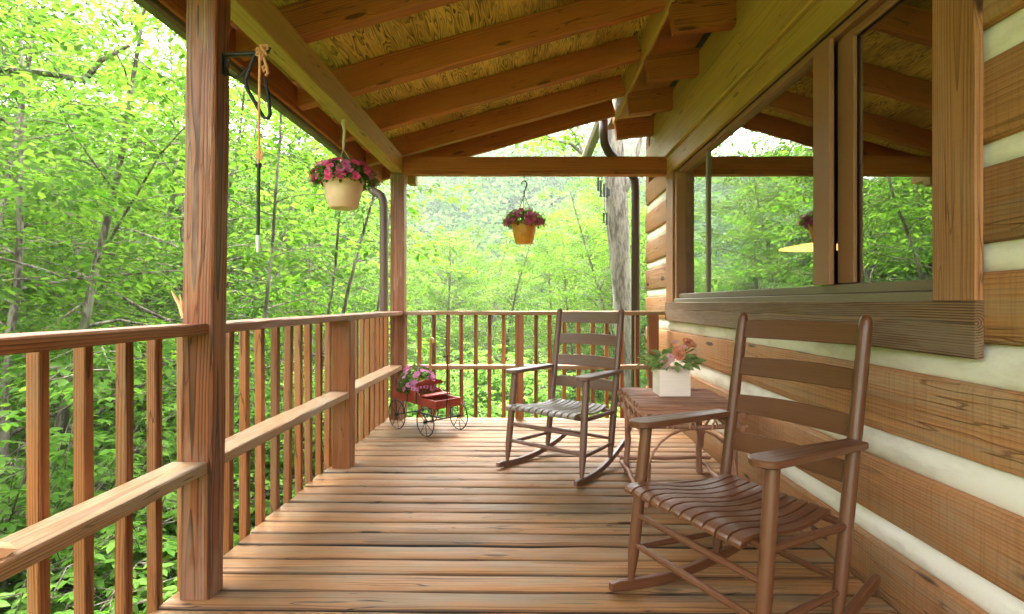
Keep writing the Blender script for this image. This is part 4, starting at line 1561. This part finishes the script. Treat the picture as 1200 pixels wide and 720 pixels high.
# refine and roughen
pp, rads = [], []
for i in range(len(tp) - 1):
    for k in range(4):
        pp.append(tp[i].lerp(tp[i + 1], k / 4))
        rads.append((rr_[i] * (1 - k / 4) + rr_[i + 1] * k / 4) * R.uniform(.96, 1.05))
m.tube(pp, rads, 18)
m.v = [tuple(Vector(v) + Vector((R.gauss(0, .008), R.gauss(0, .008), 0))) for v in m.v]
smooth_by_angle(m.build('trunk', M['palebark'], gt_), 70)
m = MB()
m.tube([px3(722, 235, 8.9), px3(733, 222, 8.85), px3(742, 205, 8.8), px3(748, 175, 8.8), px3(760, 120, 8.8)], [.075, .06, .05, .04, .03], 9)
m.tube([px3(714, 200, 8.9), px3(700, 190, 8.7), px3(684, 181, 8.5), px3(668, 168, 8.4), px3(645, 164, 8.3), px3(622, 160, 8.3)], [.05, .04, .034, .024, .015, .008], 7)
m.tube([px3(684, 181, 8.5), px3(676, 163, 8.5), px3(668, 150, 8.5)], [.025, .015, .008], 6)
m.tube([px3(648, 164, 8.3), px3(640, 158, 8.3), px3(632, 156, 8.3)], [.016, .01, .006], 6)
smooth_by_angle(m.build('limb', M['palebark'], gt_), 60)
P = []
for (px, py, k) in ((612, 165, 26), (626, 162, 36), (640, 168, 36), (655, 172, 26), (668, 150, 26), (676, 160, 36), (662, 160, 20), (690, 176, 10)):
    c_ = np.array(px3(px, py, 8.4))
    P.append(c_ + g.normal(0, 1, (k, 3)) * np.array((.14, .2, .06)))
for k in range(60):
    c_ = np.array((R.uniform(-1.5, 4.5), R.uniform(7, 10), R.uniform(7.2, 10)))
    P.append(c_ + g.normal(0, 1, (50, 3)) * np.array((.5, .5, .18)))
P = np.concatenate(P)
n = len(P)
V, F, T = leaves(P, g.uniform(0, 6.28, n), g.normal(-.3, .3, n), g.normal(0, .4, n), g.uniform(.07, .13, n), g.uniform(0, 1, n))
npmesh('crown', V - np.array(gt_.location), F, T, M['leaf'], gt_)
# wind chime on the trunk
wc = thing('wind_chime', 'dark wind chime hanging beside the grey trunk', 'wind chime', tuple(px3(706, 240, 8.6)))
m = MB()
for (px, y0, y1) in ((701, 208, 224), (704, 212, 231), (708, 216, 231), (711.5, 220, 232), (713.5, 222, 230)):
    m.tube([px3(px, y0, 8.6), px3(px, y1, 8.6)], .02, 6)
m.build('chime_tube', M['iron'], wc)
m = MB()
for (px, y0, y1) in ((707.5, 250, 262), (711, 250, 264)):
    m.tube([px3(px, y0, 8.6), px3(px, y1, 8.6)], .017, 6)
m.tube([px3(708, 232, 8.6), px3(709, 252, 8.6)], .006, 5)
m.tube([px3(702, 195, 8.6), px3(706, 214, 8.6)], .006, 5)
m.build('pendant', M['iron'], wc)

# ------------------------------------------------------------------ understorey shrubs outside the left railing
def shrub(seed, h, spread, nst, leaf, per):
    rng = random.Random(seed)
    g = np.random.default_rng(seed)
    mb = MB()
    P, YW, PT = [], [], []
    for k in range(nst):
        a = rng.uniform(0, 6.28)
        L = h * rng.uniform(.6, 1.1)
        pth = limb_path(rng, (rng.gauss(0, .1), rng.gauss(0, .1), -.1), (math.cos(a) * spread, math.sin(a) * spread, 1), L, 5, -.05, .12)
        mb.tube(pth, [.012, .011, .009, .007, .005, .003], 5, caps=False)
        for q in range(1, 6):
            for e in range(4):
                # palmate whorl: five to seven leaflets round one point
                p = pth[q] + Vector((rng.gauss(0, .13), rng.gauss(0, .13), rng.gauss(0, .06)))
                mb.tube([pth[q], p], [.003, .002], 3, caps=False)
                nl = rng.choice((5, 5, 7))
                a0 = rng.uniform(0, 6.28)
                tilt = rng.gauss(0, .25)
                for w in range(nl):
                    P.append(list(p))
                    YW.append(a0 + w * 6.283 / nl)
                    PT.append(rng.gauss(-.28, .16) + tilt * math.cos(w * 6.283 / nl))
    P = np.array(P)
    n = len(P)
    L = leaves(P, np.array(YW), np.array(PT), g.normal(0, .2, n), leaf * g.uniform(.7, 1.2, n), np.clip(np.repeat(g.uniform(0, 1, n // 5 + 1), 5)[:n] + g.normal(0, .12, n), 0, 1))
    return mb, L

def shrub_proto(label, group, args):
    mb, (V, F, T) = shrub(*args)
    t_ = thing('shrub', label, 'shrub', (0, 0, 0), 0, group)
    mb.build('stem', M['bark'], t_, local=True)
    npmesh('foliage', V, F, T, M['shrub'], t_)
    return t_
GH = 'leafy shrubs crowding the slope outside the left railing'
LH = 'broad leaved green shrub crowding the slope outside the left railing'
shA = shrub_proto(LH, GH, (31, 1.5, .55, 26, .092, 5))
shB = shrub_proto(LH, GH, (32, 1.1, .8, 26, .082, 5))
shC = shrub_proto(LH, GH, (33, 1.9, .45, 28, .09, 5))
k = 0
pts_used = []
tries = 0
while len(pts_used) < 115 and tries < 6000:
    tries += 1
    x = -2.3 - abs(R.gauss(0, 3.2))
    y = R.uniform(-.5, 13)
    if x < -9.5 or (x > -3.0 and y < 7.2):
        continue
    dmin = .55 + .035 * (y - x)
    if any((x - a) ** 2 + (y - b) ** 2 < dmin ** 2 for a, b in pts_used):
        continue
    pts_used.append((x, y))
    far_ = math.hypot(x + 1.4, y - 2)
    place(R.choice((shA, shB, shC) if far_ > 2 else (shB, shA)), x, y, sc=R.uniform(.75, 1.2) * (1 if far_ < 4 else 1.2))
GF = 'low shrubs on the bank beyond the far railing'
LF = 'low green shrub on the grassy bank beyond the far railing'
for i in range(34):
    x, y = R.uniform(-4.5, 4), R.uniform(8.5, 18)
    if -.2 < x < 2.2 and y < 14:
        continue
    place(R.choice((shA, shB)), x, y, sc=R.uniform(.8, 1.4), label=LF, group=GF)

# ground cover: grass and low leaves
g = np.random.default_rng(5)
n = 60000
x = -1.5 - np.abs(g.normal(0, 5, n))
y = g.uniform(-2, 22, n)
half = n // 2
x[half:] = g.uniform(-6, 7, n - half)
y[half:] = 6.7 + np.abs(g.normal(0, 7, n - half))
pos = np.stack([x, y, ground_z(x, y) + g.uniform(.0, .22, n)], -1)
V, F, T = leaves(pos, g.uniform(0, 6.28, n), g.normal(.35, .5, n), g.normal(0, .4, n), g.uniform(.08, .2, n), g.uniform(0, 1, n), 'K')
gc = npmesh('ground_cover', V, F, T, M['leaf_mid'])
struct(gc, 'stuff')
tag(gc, 'grass and low leafy ground cover under the trees', 'ground cover')

# far wooded slopes: one mass of crowns
g = np.random.default_rng(6)
C = []
def scatter(n, x0, x1, y0, y1, cond):
    x = g.uniform(x0, x1, n)
    y = g.uniform(y0, y1, n)
    k = cond(x, y)
    return np.stack([x[k], y[k]], -1)
C.append(scatter(5200, -95, 70, 62, 215, lambda x, y: (x < y * .30 + 4) & (x > -y * .5 - 6)))
C.append(scatter(1500, -110, -27, -20, 70, lambda x, y: (x < -30) ))
C = np.concatenate(C)
nC = len(C)
d = np.hypot(C[:, 0], C[:, 1])
rad = g.uniform(2.2, 4.6, nC)
hh = rad * g.uniform(.9, 1.5, nC)
K = 105
cz = ground_z(C[:, 0], C[:, 1])
u = g.normal(0, 1, (nC, K, 3))
u /= np.linalg.norm(u, axis=-1, keepdims=True)
u[..., 2] = np.abs(u[..., 2]) * 1.0
rr_ = g.uniform(.75, 1.08, (nC, K, 1))
pos = np.concatenate([C, (cz + 1.5 + hh * .6)[:, None]], -1)[:, None] + u * rr_ * np.stack([rad, rad, hh * 1.5], -1)[:, None]
ct = np.clip(g.normal(.5, .3, nC), 0, 1)
tone = np.clip(ct[:, None] + g.normal(0, .15, (nC, K)), 0, 1)
n = nC * K
V, F, T = leaves(pos.reshape(-1, 3), g.uniform(0, 6.28, n), g.normal(0, .5, n), g.normal(0, .5, n), (g.uniform(.5, 1.0, (nC, K)) * (rad / 3)[:, None]).ravel(), tone.ravel(), 'K')
ff = npmesh('distant_forest', V, F, T, M['leaf_far'])
struct(ff, 'stuff')
tag(ff, 'pale green forest covering the distant hillside', 'forest')

# ------------------------------------------------------------------ air between the porch and the far hillside
m = MB()
m.add([(x, y, z) for x in (-440, 440) for y in (-180, 560) for z in (-14, 72)],
      [(0, 1, 3, 2), (4, 6, 7, 5), (0, 4, 5, 1), (2, 3, 7, 6), (0, 2, 6, 4), (1, 5, 7, 3)])
t = NT('haze_air')
pv = t.n('ShaderNodeVolumePrincipled')
pv.inputs['Color'].default_value = (.93, .98, .97, 1)
pv.inputs['Density'].default_value = .0007
t.t.links.new(pv.outputs[0], t.out.inputs['Volume'])
hz = m.build('haze', t.m)
struct(hz, 'stuff')
tag(hz, 'thin pale summer haze in front of the far hillside', 'haze')
